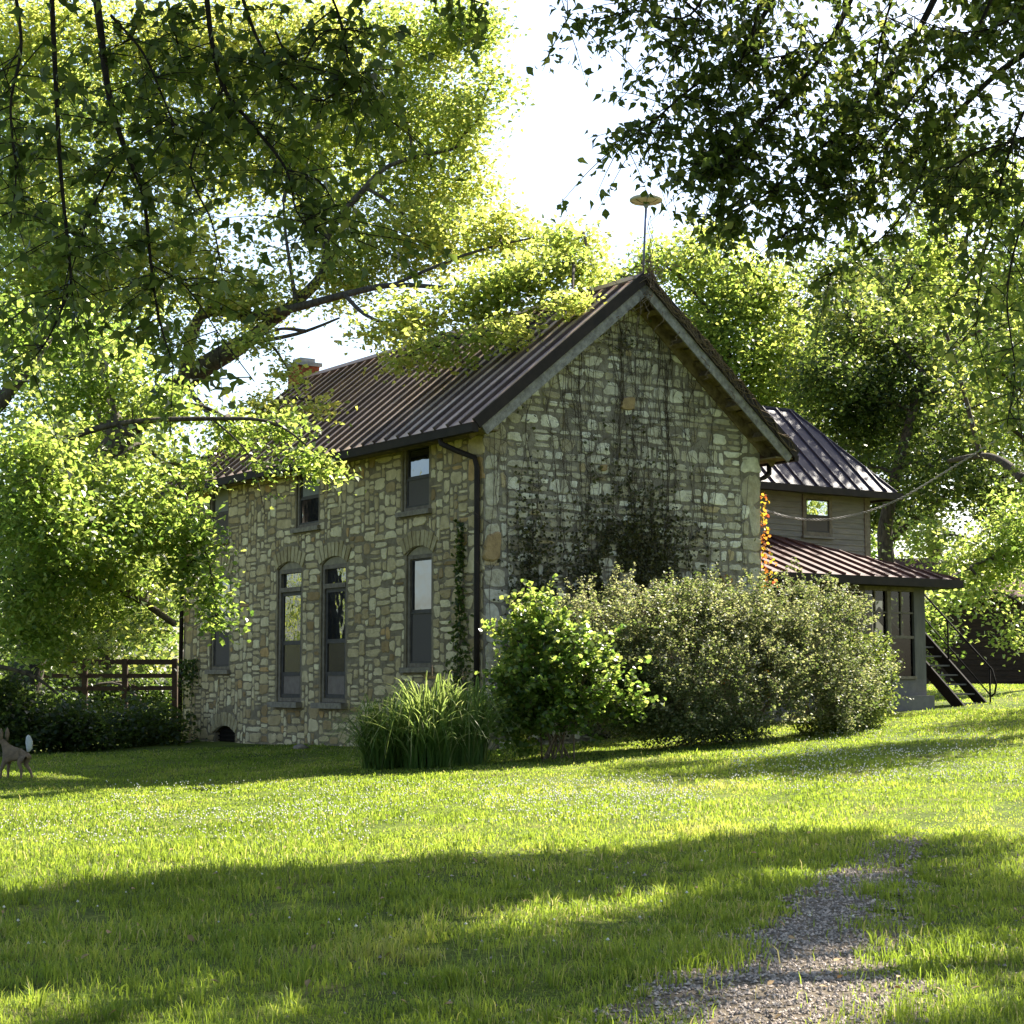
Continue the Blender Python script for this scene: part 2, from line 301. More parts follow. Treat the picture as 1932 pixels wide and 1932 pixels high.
# clover flowers + clover leaves
def clover():
    zones = [((200, 1480), (1300, 1560), 1900), ((0, 1520), (700, 1600), 650), ((900, 1470), (1350, 1520), 600), ((1380, 1420), (1932, 1500), 1300), ((1500, 1380), (1900, 1430), 500), ((0, 1600), (1932, 1800), 60)]
    ps = []
    for (x0, y0), (x1, y1), cnt in zones:
        x = RG.uniform(x0, x1, cnt); yy = RG.uniform(y0, y1, cnt)
        r = (CX-yy)/F; dz = (Fw[2]+Up[2]*r)/(Fw[1]+Up[1]*r); Yg = np.full(cnt, 18.)
        for _ in range(14):
            Xg = (x-CX)/F/(Fw[1]+Up[1]*r)*Yg; Yg = .5*Yg+.5*(1.6-gz(Xg, Yg))/(-dz)
        P = np.stack([Xg, Yg, gz(Xg, Yg)+RG.uniform(.045, .08, cnt)], -1)
        P = P[(wn(P, 1.6) > -.35) & (Yg < 36)]; ps.append(P)
    P = np.concatenate(ps); n = len(P); s = RG.uniform(.007, .0125, n)[:, None]
    q = [P+s*np.array(d)[None] for d in ((1, 0, 0), (0, 1, 0), (-1, 0, 0), (0, -1, 0))]; tp = P+s*np.array((0, 0, 1.1)); bt = P-s*np.array((0, 0, .7))
    tri = []
    for i in range(4): tri += [q[i], q[(i+1) % 4], tp, q[(i+1) % 4], q[i], bt]
    return np.stack(tri, 1).reshape(-1, 3)
tag(fast_mesh('clover_flowers', clover(), 3, m_flower), 'tiny white clover flowers sprinkled through the sunny lawn', 'clover', None, 'stuff')
# ------------------------------------------------------------------ stone walls
def pack(w, h, blocked, cell=.045, small=False):
    nx_, nz_ = int(w/cell), int(h/cell); occ = np.zeros((nx_, nz_), bool)
    for i in range(nx_):
        for j in range(nz_):
            if blocked((i+.5)*cell, (j+.5)*cell): occ[i, j] = True
    out = []
    rnd = random.Random(3)
    # quoins at both ends
    for side in (0, 1):
        j = 0
        while j < nz_-6:
            hh = rnd.choice((5, 6, 7, 8, 10)); ww = rnd.choice((5, 7, 9, 11))
            i0 = 0 if side == 0 else nx_-ww
            if not occ[i0:i0+ww, j:j+hh].any() and j+hh <= nz_:
                occ[i0:i0+ww, j:j+hh] = True; out.append((i0*cell, j*cell, ww*cell, hh*cell))
            j += hh
    for j in range(nz_):
        i = 0
        while i < nx_:
            if occ[i, j]: i += 1; continue
            W = rnd.choice((3, 4, 5, 6, 7, 7, 8, 9, 10, 12, 14)); Hh = rnd.choice((2, 2, 3, 3, 4, 4, 5, 6)) if W > 3 else rnd.choice((2, 3, 4, 5, 6))
            if W > 9: Hh = min(Hh, 5)
            a = 0
            while a < W and i+a < nx_ and not occ[i+a, j]: a += 1
            rem = 0; q = i+a
            while q < nx_ and not occ[q, j] and rem < 3: rem += 1; q += 1
            if a == W and rem < 3: a += rem
            W = a; b = 1
            while b < Hh and j+b < nz_ and not occ[i:i+W, j+b].any(): b += 1
            occ[i:i+W, j:j+b] = True
            out.append((i*cell, j*cell, W*cell, b*cell)); i += W
    return out
def courses(w, h):
    rnd = random.Random(21); out = []; z = 0.
    def qu(z):   # quoin width
        return rnd.choice((.26, .34, .44, .5))
    for side in (0, 1):
        zz = 0.
        while zz < h:
            qh = rnd.choice((.28, .34, .4, .5, .6)); f = rnd.choice((1, 1, .6, .7)); 
            x0 = 0 if side == 0 else w-.48
            if f == 1: out.append((x0, zz, .48, qh))
            else:
                a_ = .48*f; out.append((x0, zz, a_, qh)) if side == 0 else out.append((x0+.48-a_, zz, a_, qh)); b_ = .48-a_; xs_ = x0+a_ if side == 0 else x0
                out.append((xs_, zz, b_, qh*.5)); out.append((xs_, zz+qh*.5, b_, qh*.5))
            zz += qh
    while z < h:
        ch = rnd.choice((.12, .15, .17, .19, .21, .24, .28)); x = .48; first = False
        while x < w-.50:
            ww = rnd.choice((.11, .14, .17, .2, .2, .24, .27, .3, .36, .44))
            if first: ww = qu(z); first = False
            if w-.48-x-ww < .12: ww = w-.48-x
            r = rnd.random()
            if ch > .2 and r < .38 and ww > .15:
                f = rnd.uniform(.35, .65)
                if rnd.random() < .5 and ww > .28: g_ = ww*rnd.uniform(.4, .6); out.append((x, z, g_, ch*f)); out.append((x+g_, z, ww-g_, ch*f))
                else: out.append((x, z, ww, ch*f))
                out.append((x, z+ch*f, ww, ch*(1-f)))
            else: out.append((x, z+rnd.uniform(-.012, .012), ww, ch*rnd.uniform(.88, 1.04)))
            x += ww
        z += ch
    return out
def stones(mb, rects, P, gap, rise, keep=lambda x, z: True):
    rnd = random.Random(5)
    for (x, z, w, h) in rects:
        if w < .085 and h < .085: continue
        cx, cz = x+w/2+rnd.gauss(0, .006), z+h/2+rnd.gauss(0, .006)
        if not keep(cx, cz): continue
        g = gap*rnd.uniform(.5, 1.7)
        a, b = max(w/2-g, .02), max(h/2-g, .018); N_ = 18
        ph = rnd.uniform(0, 6.28); e = rnd.uniform(3, 11); sh = rnd.uniform(-.2, .2); tp = rnd.uniform(-.2, .2)
        mb.ct = tcol = min(max(rnd.gauss(.52, .24), 0), .93)
        if rnd.random() < .022: tcol = .98
        if min(w, h) < .13 and rnd.random() < .22: continue
        mb.ct = tcol
        n0 = len(mb.v); rr = rise*rnd.uniform(.5, 1.3)
        rng = []
        for k in range(N_):
            an = 2*math.pi*k/N_; c, s = math.cos(an), math.sin(an)
            r = (abs(c)**e+abs(s)**e)**(-1/e)
            r *= 1+.06*math.sin(2*an+ph)+.07*math.sin(3*an+ph*2.1)+rnd.gauss(0, .06)
            px, pz = c*r*a, s*r*b
            rng.append((px*(1+tp*pz/b)+sh*pz*.5, pz*(1-tp*.4*px/a)))
        for (sc, dp) in ((1.0, -.012), (.97, rr*.55), (.86, rr)):
            for (px, pz) in rng:
                mb.v.append(tuple(P(cx+px*sc, cz+pz*sc, dp+(rnd.gauss(0, .0022) if sc < .9 else 0)))); mb.t.append(tcol)
        mb.v.append(tuple(P(cx, cz, rr*rnd.uniform(.9, 1.25)))); mb.t.append(tcol); ce = len(mb.v)-1
        for q in range(2):
            for k in range(N_):
                k2 = (k+1) % N_; mb.f.append([n0+q*N_+k, n0+q*N_+k2, n0+(q+1)*N_+k2, n0+(q+1)*N_+k])
        for k in range(N_): mb.f.append([n0+2*N_+k, n0+2*N_+(k+1) % N_, ce])
PL = lambda s, z, o=0.: C0 - U*o + V*s + Z*z        # left wall: s along V, outward -U
PG = lambda t, z, o=0.: C0 + U*t - V*o + Z*z        # gable: t along U, outward -V
ZT = 6.0     # wall top
# openings: (name, s0, s1, z0, ztop, arched)
OPEN = [('W', 1.76, 2.71, 4.68, 5.92, 0), ('W', 5.93, 6.9, 4.68, 5.92, 0), ('W', 10.1, 11.07, 4.68, 5.92, 0),
        ('A', 1.66, 2.55, 1.86, 4.03, 1), ('A', 9.95, 10.9, 1.86, 4.05, 1), ('D', 4.78, 5.8, 1.2, 4.03, 1), ('D', 6.62, 7.68, 1.2, 4.03, 1), ('V', 9.6, 10.6, .1, .66, 2)]
ARC_H = .15
def arch_z(s, s0, s1, zt, h):
    c = (s0+s1)/2; a = (s1-s0)/2; R_ = (a*a+h*h)/(2*h); return zt-R_+math.sqrt(max(R_*R_-(s-c)**2, 0))
def blockedL(s, z):
    z = z-.2
    for (k, s0, s1, z0, zt, ar) in OPEN:
        if s0-.04 < s < s1+.04 and z0-.12 < z < zt+.04: return True
        if ar and s0-.12 < s < s1+.12 and z > zt-ARC_H-.05 and z < arch_z(min(max(s, s0), s1), s0, s1, zt, ARC_H)+.38: return True
    return False
HLOC = C0 + U*3 + V*6 + Z*.3
house = empty('stone_house', HLOC, 'old limestone rubble farmhouse with brown ribbed metal roof and clapboard wing behind', 'house')
mb = MB()
# wall body: front skin with holes (strips)
ss = sorted({0, HL} | {o[1] for o in OPEN} | {o[2] for o in OPEN}); zs = sorted({-.4, ZT+.05} | {o[3] for o in OPEN} | {o[4] for o in OPEN})
for a, b in zip(ss[:-1], ss[1:]):
    for c, d in zip(zs[:-1], zs[1:]):
        ms, mz = (a+b)/2, (c+d)/2
        if any(o[1] < ms < o[2] and o[3] < mz < o[4] for o in OPEN): continue
        mb.quad(PL(a, c), PL(a, d), PL(b, d), PL(b, c))
for (k, s0, s1, z0, zt, ar) in OPEN:
    dp = -.30
    mb.quad(PL(s0, z0), PL(s0, zt), PL(s0, zt, dp), PL(s0, z0, dp)); mb.quad(PL(s1, z0), PL(s1, z0, dp), PL(s1, zt, dp), PL(s1, zt))
    mb.quad(PL(s0, z0), PL(s0, z0, dp), PL(s1, z0, dp), PL(s1, z0)); mb.quad(PL(s0, z0, dp), PL(s0, zt, dp), PL(s1, zt, dp), PL(s1, z0, dp))
    if ar:
        n_ = 12
        for q in range(n_):
            a = s0+(s1-s0)*q/n_; b = s0+(s1-s0)*(q+1)/n_; za, zb = arch_z(a, s0, s1, zt, ARC_H), arch_z(b, s0, s1, zt, ARC_H)
            mb.quad(PL(a, za), PL(a, zt), PL(b, zt), PL(b, zb)); mb.quad(PL(a, za), PL(b, zb), PL(b, zb, dp+.01), PL(a, za, dp+.01))
    else: mb.quad(PL(s0, zt), PL(s1, zt), PL(s1, zt, dp), PL(s0, zt, dp))
mb.quad(PL(HL, -.4), PL(HL, ZT+.05), PL(HL, ZT+.05, -.4), PL(HL, -.4, -.4))
WB = mb.build('rubble_wall', m_mortL, house)
mb = MB(); stones(mb, [(x, z-.2, w, h) for (x, z, w, h) in pack(HL, ZT+.2, blockedL)], PL, .017, .012)
mb.build('facing_stones', m_stoneL, WB)
# arches voussoirs
rnd = random.Random(9)
for (k, s0, s1, z0, zt, ar) in OPEN:
    if not ar: continue
    mb = MB(); c = (s0+s1)/2; a = (s1-s0)/2+.05; h = ARC_H; R_ = (a*a+h*h)/(2*h); zc = zt-R_; th0 = math.asin(a/R_); nv = 9 if k != 'V' else 8
    if k == 'D' or k == 'A': nv = 9
    for q in range(nv):
        t0 = -th0+2*th0*q/nv+.012; t1 = -th0+2*th0*(q+1)/nv-.012; hh = .30+rnd.uniform(-.03, .03); mb.ct = rnd.random()
        pts = []
        for o_ in (-.02, .022+rnd.uniform(0, .008)):
            for (tt_, rr_) in ((t0, R_+.01), (t1, R_+.01), (t1, R_+hh), (t0, R_+hh)):
                pts.append(PL(c+rr_*math.sin(tt_)+rnd.gauss(0, .003), zc+rr_*math.cos(tt_)+rnd.gauss(0, .004), o_))
        mb.hexa(pts)
    mb.build('stone_arch', m_arch, WB)
# gable
PK = 8.83; OV = .45
slope = (PK-5.9)/(HW/2+OV)
def rake(t): return 5.9 + (min(t, HW-t)+OV)*slope - .22
mb = MB(); n_ = 24
for q in range(n_):
    a = HW*q/n_; b = HW*(q+1)/n_; mb.quad(PG(a, -.4), PG(b, -.4), PG(b, rake(b)), PG(a, rake(a)))
for q in range(n_):
    a = HW*q/n_; b = HW*(q+1)/n_; A_ = V*(HL+0)
    mb.quad(PG(a, -.4)+A_, PG(a, rake(a))+A_, PG(b, rake(b))+A_, PG(b, -.4)+A_)
mb.quad(PG(HW, -.4), PG(HW, -.4)+V*HL, PG(HW, 6)+V*HL, PG(HW, 6))
GW = mb.build('gable_wall', m_mortG, house)
mb = MB(); stones(mb, [(x, z-.2, w, h) for (x, z, w, h) in courses(HW, 9.0)], PG, .020, .011, lambda t, z: z < rake(t)+.03)
mb.ct = 0
for q, f in enumerate(mb.f): pass
mb.build('facing_stones', m_stoneG, GW)
# the three ochre blocks of the gable
m_och = M('ochre_stone', (.36, .26, .13), (.25, .175, .09), 7, .95, .7, 30, .15)
for rc in ((.0, 3.66, .36, .5), (2.95, 6.5, .34, .26), (2.45, 5.35, .2, .14)):
    mb = MB(); stones(mb, [rc], PG, .01, .036); mb.build('ochre_stone', m_och, GW)
# ------------------------------------------------------------------ roof main
OG = .5; mid = HW/2; th = .05
def rpt(q, s, up=0.):   # q: distance across from ridge (neg = left), s along V
    z = PK - abs(q)*slope; sg = -1 if q < 0 else 1
    nrm = U*sg*slope+Z; nrm /= np.linalg.norm(nrm)
    return C0 + U*(mid+q) + V*s + Z*z + nrm*up
RQ = mid+OV
mb = MB()
for sg in (-1, 1):
    e = sg*RQ; z0 = sg*.0001
    P8 = [rpt(e, -OG), rpt(e, HL+.45), rpt(z0, HL+.45), rpt(z0, -OG), rpt(e, -OG, th), rpt(e, HL+.45, th), rpt(z0, HL+.45, th), rpt(z0, -OG, th)]
    mb.hexa(P8)
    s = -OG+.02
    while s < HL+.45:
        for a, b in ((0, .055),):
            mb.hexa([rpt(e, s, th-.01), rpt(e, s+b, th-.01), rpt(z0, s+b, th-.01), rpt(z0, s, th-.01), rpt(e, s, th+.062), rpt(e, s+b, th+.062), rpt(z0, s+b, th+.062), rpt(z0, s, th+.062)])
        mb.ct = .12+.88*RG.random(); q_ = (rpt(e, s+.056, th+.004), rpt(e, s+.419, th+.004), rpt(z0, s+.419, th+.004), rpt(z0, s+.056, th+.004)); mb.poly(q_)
        mb.ct = 0.; s += .42  # back to the dark rib tint with its painted-in shade
# ridge cap
mb.hexa([rpt(-.16, -OG-.02, th+.062), rpt(-.16, HL+.47, th+.062), rpt(-.0001, HL+.47, th+.062), rpt(-.0001, -OG-.02, th+.062), rpt(-.16, -OG-.02, th+.08), rpt(-.16, HL+.47, th+.08), rpt(-.0001, HL+.47, th+.08), rpt(-.0001, -OG-.02, th+.08)])
mb.hexa([rpt(.16, -OG-.02, th+.062), rpt(.16, HL+.47, th+.062), rpt(.0001, HL+.47, th+.062), rpt(.0001, -OG-.02, th+.062), rpt(.16, -OG-.02, th+.08), rpt(.16, HL+.47, th+.08), rpt(.0001, HL+.47, th+.08), rpt(.0001, -OG-.02, th+.08)])
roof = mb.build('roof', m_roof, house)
# rake trim: metal edge over weathered board
mb = MB(); mb2 = MB(); mb3 = MB()
for sg in (-1, 1):
    for (m_, a0, a1, o0, o1, q0) in ((mb, -.07, .12, -OG-.03, -OG-.003, RQ+.02), (mb2, -.25, -.06, -OG+.0, -OG+.03, RQ-.03)):
        e = sg*q0; z0 = sg*.001
        m_.hexa([rpt(e, o0, a0), rpt(e, o1, a0), rpt(z0, o1, a0), rpt(z0, o0, a0), rpt(e, o0, a1), rpt(e, o1, a1), rpt(z0, o1, a1), rpt(z0, o0, a1)])
    # soffit boards between wall and rake, in planks
    npl = 14
    for q in range(npl):
        a = RQ*q/npl*sg+sg*.01; b = RQ*(q+1)/npl*sg-sg*.012
        mb3.hexa([rpt(a, -OG+.03, -.06), rpt(b, -OG+.03, -.06), rpt(b, .1, -.06), rpt(a, .1, -.06), rpt(a, -OG+.03, -.03), rpt(b, -OG+.03, -.03), rpt(b, .1, -.03), rpt(a, .1, -.03)])
    # lookouts
    for f in (.12, .3, .48, .66, .84):
        q0 = sg*RQ*f; mb3.hexa([rpt(q0, -OG+.03, -.2), rpt(q0+.09*sg, -OG+.03, -.2), rpt(q0+.09*sg, -.0, -.2), rpt(q0, 0, -.2), rpt(q0, -OG+.03, -.062), rpt(q0+.09*sg, -OG+.03, -.062), rpt(q0+.09*sg, -.0, -.062), rpt(q0, -.0, -.062)])
    # frieze board against wall
    mb3.hexa([rpt(sg*RQ, -.05, -.26), rpt(sg*RQ, -.003, -.26), rpt(sg*.01, -.003, -.26), rpt(sg*.01, -.05, -.26), rpt(sg*RQ, -.05, -.064), rpt(sg*RQ, -.003, -.064), rpt(sg*.01, -.003, -.064), rpt(sg*.01, -.05, -.064)])
    # eave soffit (horizontal)
    zz = 5.84
    if sg < 0: mb3.box(C0, U, V, Z, (-OV+.02, -.0), (-OG+.05, HL+.4), (zz-.03, zz-.002))
    else: mb3.box(C0, U, V, Z, (HW, HW+OV-.02), (-OG+.05, HL+.4), (zz-.03, zz-.002))
mb.build('rake_edge', m_gutter, roof); mb2.build('bargeboard', m_fascia, roof); mb3.build('soffit', m_soffit, roof)
mb = MB()
mb.box(C0, U, V, Z, (-OV-.13, -OV-.005), (-OG-.02, HL+.45), (5.76, 5.9)); g1 = mb.build('gutter', m_gutter, roof)
mb = MB(); mb.box(C0, U, V, Z, (HW+OV+.005, HW+OV+.11), (-OG+.02, HL+.45), (5.78, 5.89)); mb.build('gutter', m_gutter, roof)
def downspout(pts, w=.10):
    mb = MB(); mb.tube(pts, w/2, 8)
    for q in pts[3:-1]: pass
    return mb.build('downspout', m_gutter, house, True)
downspout([PL(.62, 5.8, .5), PL(.58, 5.68, .5), PL(.4, 5.55, .3), PL(.14, 5.42, .1), PL(.09, 5.25, .08), PL(.09, 3., .08), PL(.09, .5, .08)])
downspout([PL(12.28, 5.8, .5), PL(12.28, 5.5, .2), PL(12.3, 5.2, .08), PL(12.3, .3, .08)])
downspout([PG(HW+.42, 5.78, -.2), PG(HW+.42, 5.6, -.2), PG(HW+.3, 5.52, -.2), PG(HW+.06, 5.42, -.2), PG(HW+.06, 1, -.2)])
# chimney
cb = C0+U*mid+V*12.7
mb = MB()
z = 8.2; r_ = 0
while z < 9.15:
    nb_ = 3; off = (r_ % 2)*.11; w_ = .28
    mb.box(cb, U, V, Z, (-w_, w_), (-w_, w_), (z, z+.068)); mb.box(cb, U, V, Z, (-w_+.008, w_-.008), (-w_+.008, w_-.008), (z+.068, z+.08))
    z += .08; r_ += 1
ch = mb.build('chimney', m_brick, roof)
mb = MB(); mb.box(cb, U, V, Z, (-.33, .33), (-.33, .33), (z, z+.09)); mb.box(cb, U, V, Z, (-.2, .2), (-.2, .2), (z+.09, z+.2)); mb.build('chimney_cap', m_capm, roof)
# ------------------------------------------------------------------ windows and doors
def lbox(mb, s0, s1, z0, z1, o0, o1):
    if o1 < 0: o0, o1 = o0+.07, o1+.07
    mb.box(C0, V, -U, Z, (s0, s1), (o0, o1), (z0, z1))
def ring(mb, s0, s1, z0, z1, w, o0, o1):
    lbox(mb, s0, s0+w, z0, z1, o0, o1); lbox(mb, s1-w, s1, z0, z1, o0, o1); lbox(mb, s0+w, s1-w, z0, z0+w, o0, o1); lbox(mb, s0+w, s1-w, z1-w, z1, o0, o1)
def window(s0, s1, z0, z1, up, low, top=None, label=None):
    """double hung: up/low = materials of the sashes"""
    mb = MB(); ring(mb, s0+.005, s1-.005, z0+.005, z1, .07, -.2, -.1)
    w = mb.build('window', m_frame, house); 
    if label: w['label'] = label
    zm = z0+(z1-z0)*.5
    for (a, b, mt, off) in ((zm-.01, z1-.07, up, -.15), (z0+.075, zm-.012, low, -.13)):
        mb = MB(); ring(mb, s0+.077, s1-.077, a, b, .035, off-.02, off+.012); sh = mb.build('sash', m_door, w)
        mb = MB(); lbox(mb, s0+.114, s1-.114, a+.037, b-.037, off-.012, off-.004); mb.build('pane', mt, w)
    mb = MB(); lbox(mb, s0-.1, s1+.1, z0-.09, z0-.0, -.1, .09); mb.build('sill', m_sill, w)
    return w
window(1.76, 2.71, 4.68, 5.92, m_glass, m_screen)
window(5.93, 6.9, 4.68, 5.92, m_blind, m_glass)
window(10.1, 11.07, 4.68, 5.92, m_blind, m_screen)
def arch_infill(s0, s1, z0, zt, name, parent, mt):
    mb = MB(); n_ = 10
    for q in range(n_):
        a = s0+(s1-s0)*q/n_; b = s0+(s1-s0)*(q+1)/n_; za, zb = arch_z(a, s0, s1, zt, ARC_H)-.004, arch_z(b, s0, s1, zt, ARC_H)-.004
        mb.hexa([PL(a, z0, -.03), PL(b, z0, -.03), PL(b, z0, -.06), PL(a, z0, -.06), PL(a, za, -.03), PL(b, zb, -.03), PL(b, zb, -.06), PL(a, za, -.06)])
    return mb.build(name, mt, parent)
for (k, s0, s1, z0, zt, ar) in OPEN:
    if k == 'A':
        w = window(s0, s1, z0, zt-ARC_H, m_glass, m_screen); arch_infill(s0, s1, zt-ARC_H+.002, zt, 'arch_board', w, m_lint)
    if k == 'D':
        zd = 3.42; mb = MB(); ring(mb, s0+.005, s1-.005, z0+.005, zt-ARC_H, .08, -.22, -.1); lbox(mb, s0+.085, s1-.085, zd, zd+.09, -.2, -.08)
        d = mb.build('door', m_frame, house); arch_infill(s0, s1, zt-ARC_H+.002, zt, 'arch_board', d, m_lint)
        mb = MB(); lbox(mb, s0+.087, s1-.087, zd+.092, zt-ARC_H-.082, -.18, -.165); mb.build('transom_pane', m_glass, d)
        mb = MB(); a0, a1 = s0+.087, s1-.087
        ring(mb, a0, a1, z0+.087, zd-.002, .075, -.17, -.13); lbox(mb, a0+.077, a1-.077, 2.35, 2.43, -.168, -.132); lbox(mb, a0+.077, a1-.077, 1.72, 1.80, -.168, -.132)
        lf = mb.build('door_leaf', m_door, d)
        mb = MB(); lbox(mb, a0+.077, a1-.077, 2.432, zd-.079, -.155, -.148); mb.build('door_pane', m_glass, d)
        mb = MB(); lbox(mb, a0+.077, a1-.077, 1.802, 2.348, -.155, -.148); mb.build('door_pane', m_dglass, d)
        mb = MB(); lbox(mb, a0+.077, a1-.077, z0+.165, 1.718, -.158, -.145); mb.build('kick_panel', m_panel, d)
        mb = MB(); lbox(mb, s0-.1, s1+.1, z0-.11, z0-.0, -.1, .16); mb.build('threshold', m_sill, d)
mb = MB(); lbox(mb, 9.62, 10.58, .1, .6, -.2, -.17); [lbox(mb, 9.62, 10.58, .16+q*.09, .19+q*.09, -.168, -.14) for q in range(5)]; mb.build('cellar_hatch', m_iron, house)
# ------------------------------------------------------------------ wing (t, w coordinates)
PW = lambda t, w, z: C0 + U*t + V*w + Z*z
WW, WT = 3.2, 12.45
def siding(mb, P, a0, a1, z0, z1, e=.125):
    z = z0
    while z < z1:
        zt_ = min(z+e+.01, z1)
        mb.quad(P(a0, z, .022), P(a1, z, .022), P(a1, zt_, .003), P(a0, zt_, .003)); mb.quad(P(a0, z, .001), P(a1, z, .001), P(a1, z, .022), P(a0, z, .022)); z += e
PF = lambda t, z, o: PW(t, WW-o, z); PR = lambda w, z, o: PW(WT+o, w, z)
mb = MB(); mb.quad(PF(6.3, 0, 0), PF(WT, 0, 0), PF(WT, 5.75, 0), PF(6.3, 5.75, 0)); mb.quad(PR(WW, 0, 0), PR(7.2, 0, 0), PR(7.2, 5.75, 0), PR(WW, 5.75, 0)); mb.quad(PW(WT, 7.2, 0), PW(6.3, 7.2, 0), PW(6.3, 7.2, 5.75), PW(WT, 7.2, 5.75))
siding(mb, PF, 6.3, WT, 3.0, 5.74); siding(mb, PR, WW, 7.2, .4, 5.74)
cw = mb.build('clapboard_wall', m_siding, house)
mb = MB(); mb.box(C0, U, V, Z, (WT-.14, WT+.03), (WW-.035, WW+.14), (.4, 5.74)); mb.build('corner_board', m_frame, cw)
def wbox(mb, t0, t1, z0, z1, o0, o1, w=WW): mb.box(C0, U, -V, Z, (t0, t1), (-w+o0, -w+o1), (z0, z1))
def wring(mb, t0, t1, z0, z1, wd, o0, o1, w=WW):
    wbox(mb, t0, t0+wd, z0, z1, o0, o1, w); wbox(mb, t1-wd, t1, z0, z1, o0, o1, w); wbox(mb, t0+wd, t1-wd, z0, z0+wd, o0, o1, w); wbox(mb, t0+wd, t1-wd, z1-wd, z1, o0, o1, w)
def ts(x, w=WW):  # px -> t on plane w
    k = (x-CX)/F/math.cos(TH)*1.0; k = (x-CX)/F*1.0
    # solve X/(Y) = k (approx, small pitch)
    return (k*(30+.8263*w)+.48+.5632*w)/(.8263-k*.5632)
wt0, wt1 = ts(1515), ts(1570); wz0, wz1 = 4.78, 5.68
mb = MB(); wring(mb, wt0, wt1, wz0, wz1, .09, .0, .05); w = mb.build('window', m_frame, house)
zm = (wz0+wz1)/2; mb = MB(); wring(mb, wt0+.092, wt1-.092, wz0+.092, wz1-.092, .03, .015, .04); wbox(mb, wt0+.123, wt1-.123, zm-.02, zm+.02, .015, .04); mb.build('sash', m_door, w)
mb = MB(); wbox(mb, wt0+.123, wt1-.123, zm+.021, wz1-.123, .024, .03); mb.build('pane', glassmat('wing_glass', .0, (.03, .03, .03)), w)
mb = MB(); wbox(mb, wt0+.123, wt1-.123, wz0+.123, zm-.021, .024, .03); mb.build('pane', m_screen, w)
mb = MB(); wbox(mb, wt0-.04, wt1+.04, wz0-.05, wz0-.002, .0, .09); mb.build('sill', m_siding, w)
# hip roof
def slab_poly(mb, pts, th_):
    pts = [np.array(p, float) for p in pts]; n_ = np.cross(pts[1]-pts[0], pts[2]-pts[0]); n_ /= np.linalg.norm(n_)
    if n_[2] < 0: n_ = -n_; pts = pts[::-1]
    top = [p+n_*th_ for p in pts]; mb.poly(top); mb.poly(pts[::-1])
    for i in range(len(pts)):
        j = (i+1) % len(pts); mb.quad(pts[i], pts[j], top[j], top[i])
    return n_
def roof_ribs(mb, e0, e1, r0, r1, n_, sp, h=.05, dirv=None):
    """plane with eave e0-e1 and ridge/hip r0-r1 above; ribs run along dirv (down-slope) and clip to polygon"""
    e0, e1, r0, r1 = [np.array(q, float) for q in (e0, e1, r0, r1)]
    L_ = np.linalg.norm(e1-e0); ed = (e1-e0)/L_; up = np.cross(n_, ed); up *= np.sign(up[2])
    q = lambda p: ((p-e0)@ed, (p-e0)@up)
    poly = [q(e0), q(e1), q(r1), q(r0)]
    s = sp*.5
    while s < L_:
        ys_ = []
        for i in range(4):
            (xa, ya), (xb, yb) = poly[i], poly[(i+1) % 4]
            if (xa-s)*(xb-s) < 0: ys_.append(ya+(yb-ya)*(s-xa)/(xb-xa))
        if len(ys_) >= 2 and max(ys_)-min(ys_) > .1:
            a = e0+ed*s+up*min(ys_); b = e0+ed*s+up*max(ys_)
            mb.box(a+n_*.03, ed, (b-a)/np.linalg.norm(b-a), n_, (-.016, .016), (0, np.linalg.norm(b-a)), (0, h))
        s += sp
ET, EW, EZ = 12.9, 2.75, 5.78; RT, RW, RZ = 12.9-1.1, 2.75+2.2, 7.83; BW = 7.65
mb = MB(); a, b, c, d = PW(5.2, EW, EZ), PW(ET, EW, EZ), PW(RT, RW, RZ), PW(5.2, RW, RZ)
n_ = slab_poly(mb, [a, b, c, d], .035); roof_ribs(mb, a, b, d, c, n_, .42)
a2 = PW(ET, BW, EZ); n2_ = slab_poly(mb, [b, a2, c], .035); roof_ribs(mb, b, a2, c, c, n2_, .42)
slab_poly(mb, [a2, PW(5.2, BW, EZ), d, c], .035)
mb.bar(b+Z*.05, c+Z*.05, .06, .06); mb.bar(a2+Z*.05, c+Z*.05, .06, .06); mb.bar(d+Z*.05, c+Z*.05, .1, .05)
wr = mb.build('wing_roof', m_roof2, house)
mb = MB(); mb.box(C0, U, V, Z, (6.4, ET+.1), (EW-.11, EW-.004), (EZ-.12, EZ+.03)); mb.box(C0, U, V, Z, (ET+.004, ET+.1), (EW, BW), (EZ-.12, EZ+.03)); mb.build('gutter', m_gutter, wr)
mb = MB(); mb.box(C0, U, V, Z, (6.4, ET-.01), (EW+.01, WW+.0), (EZ-.07, EZ-.04)); mb.box(C0, U, V, Z, (WT, ET-.01), (WW, BW), (EZ-.07, EZ-.04)); mb.build('soffit', m_door, wr)
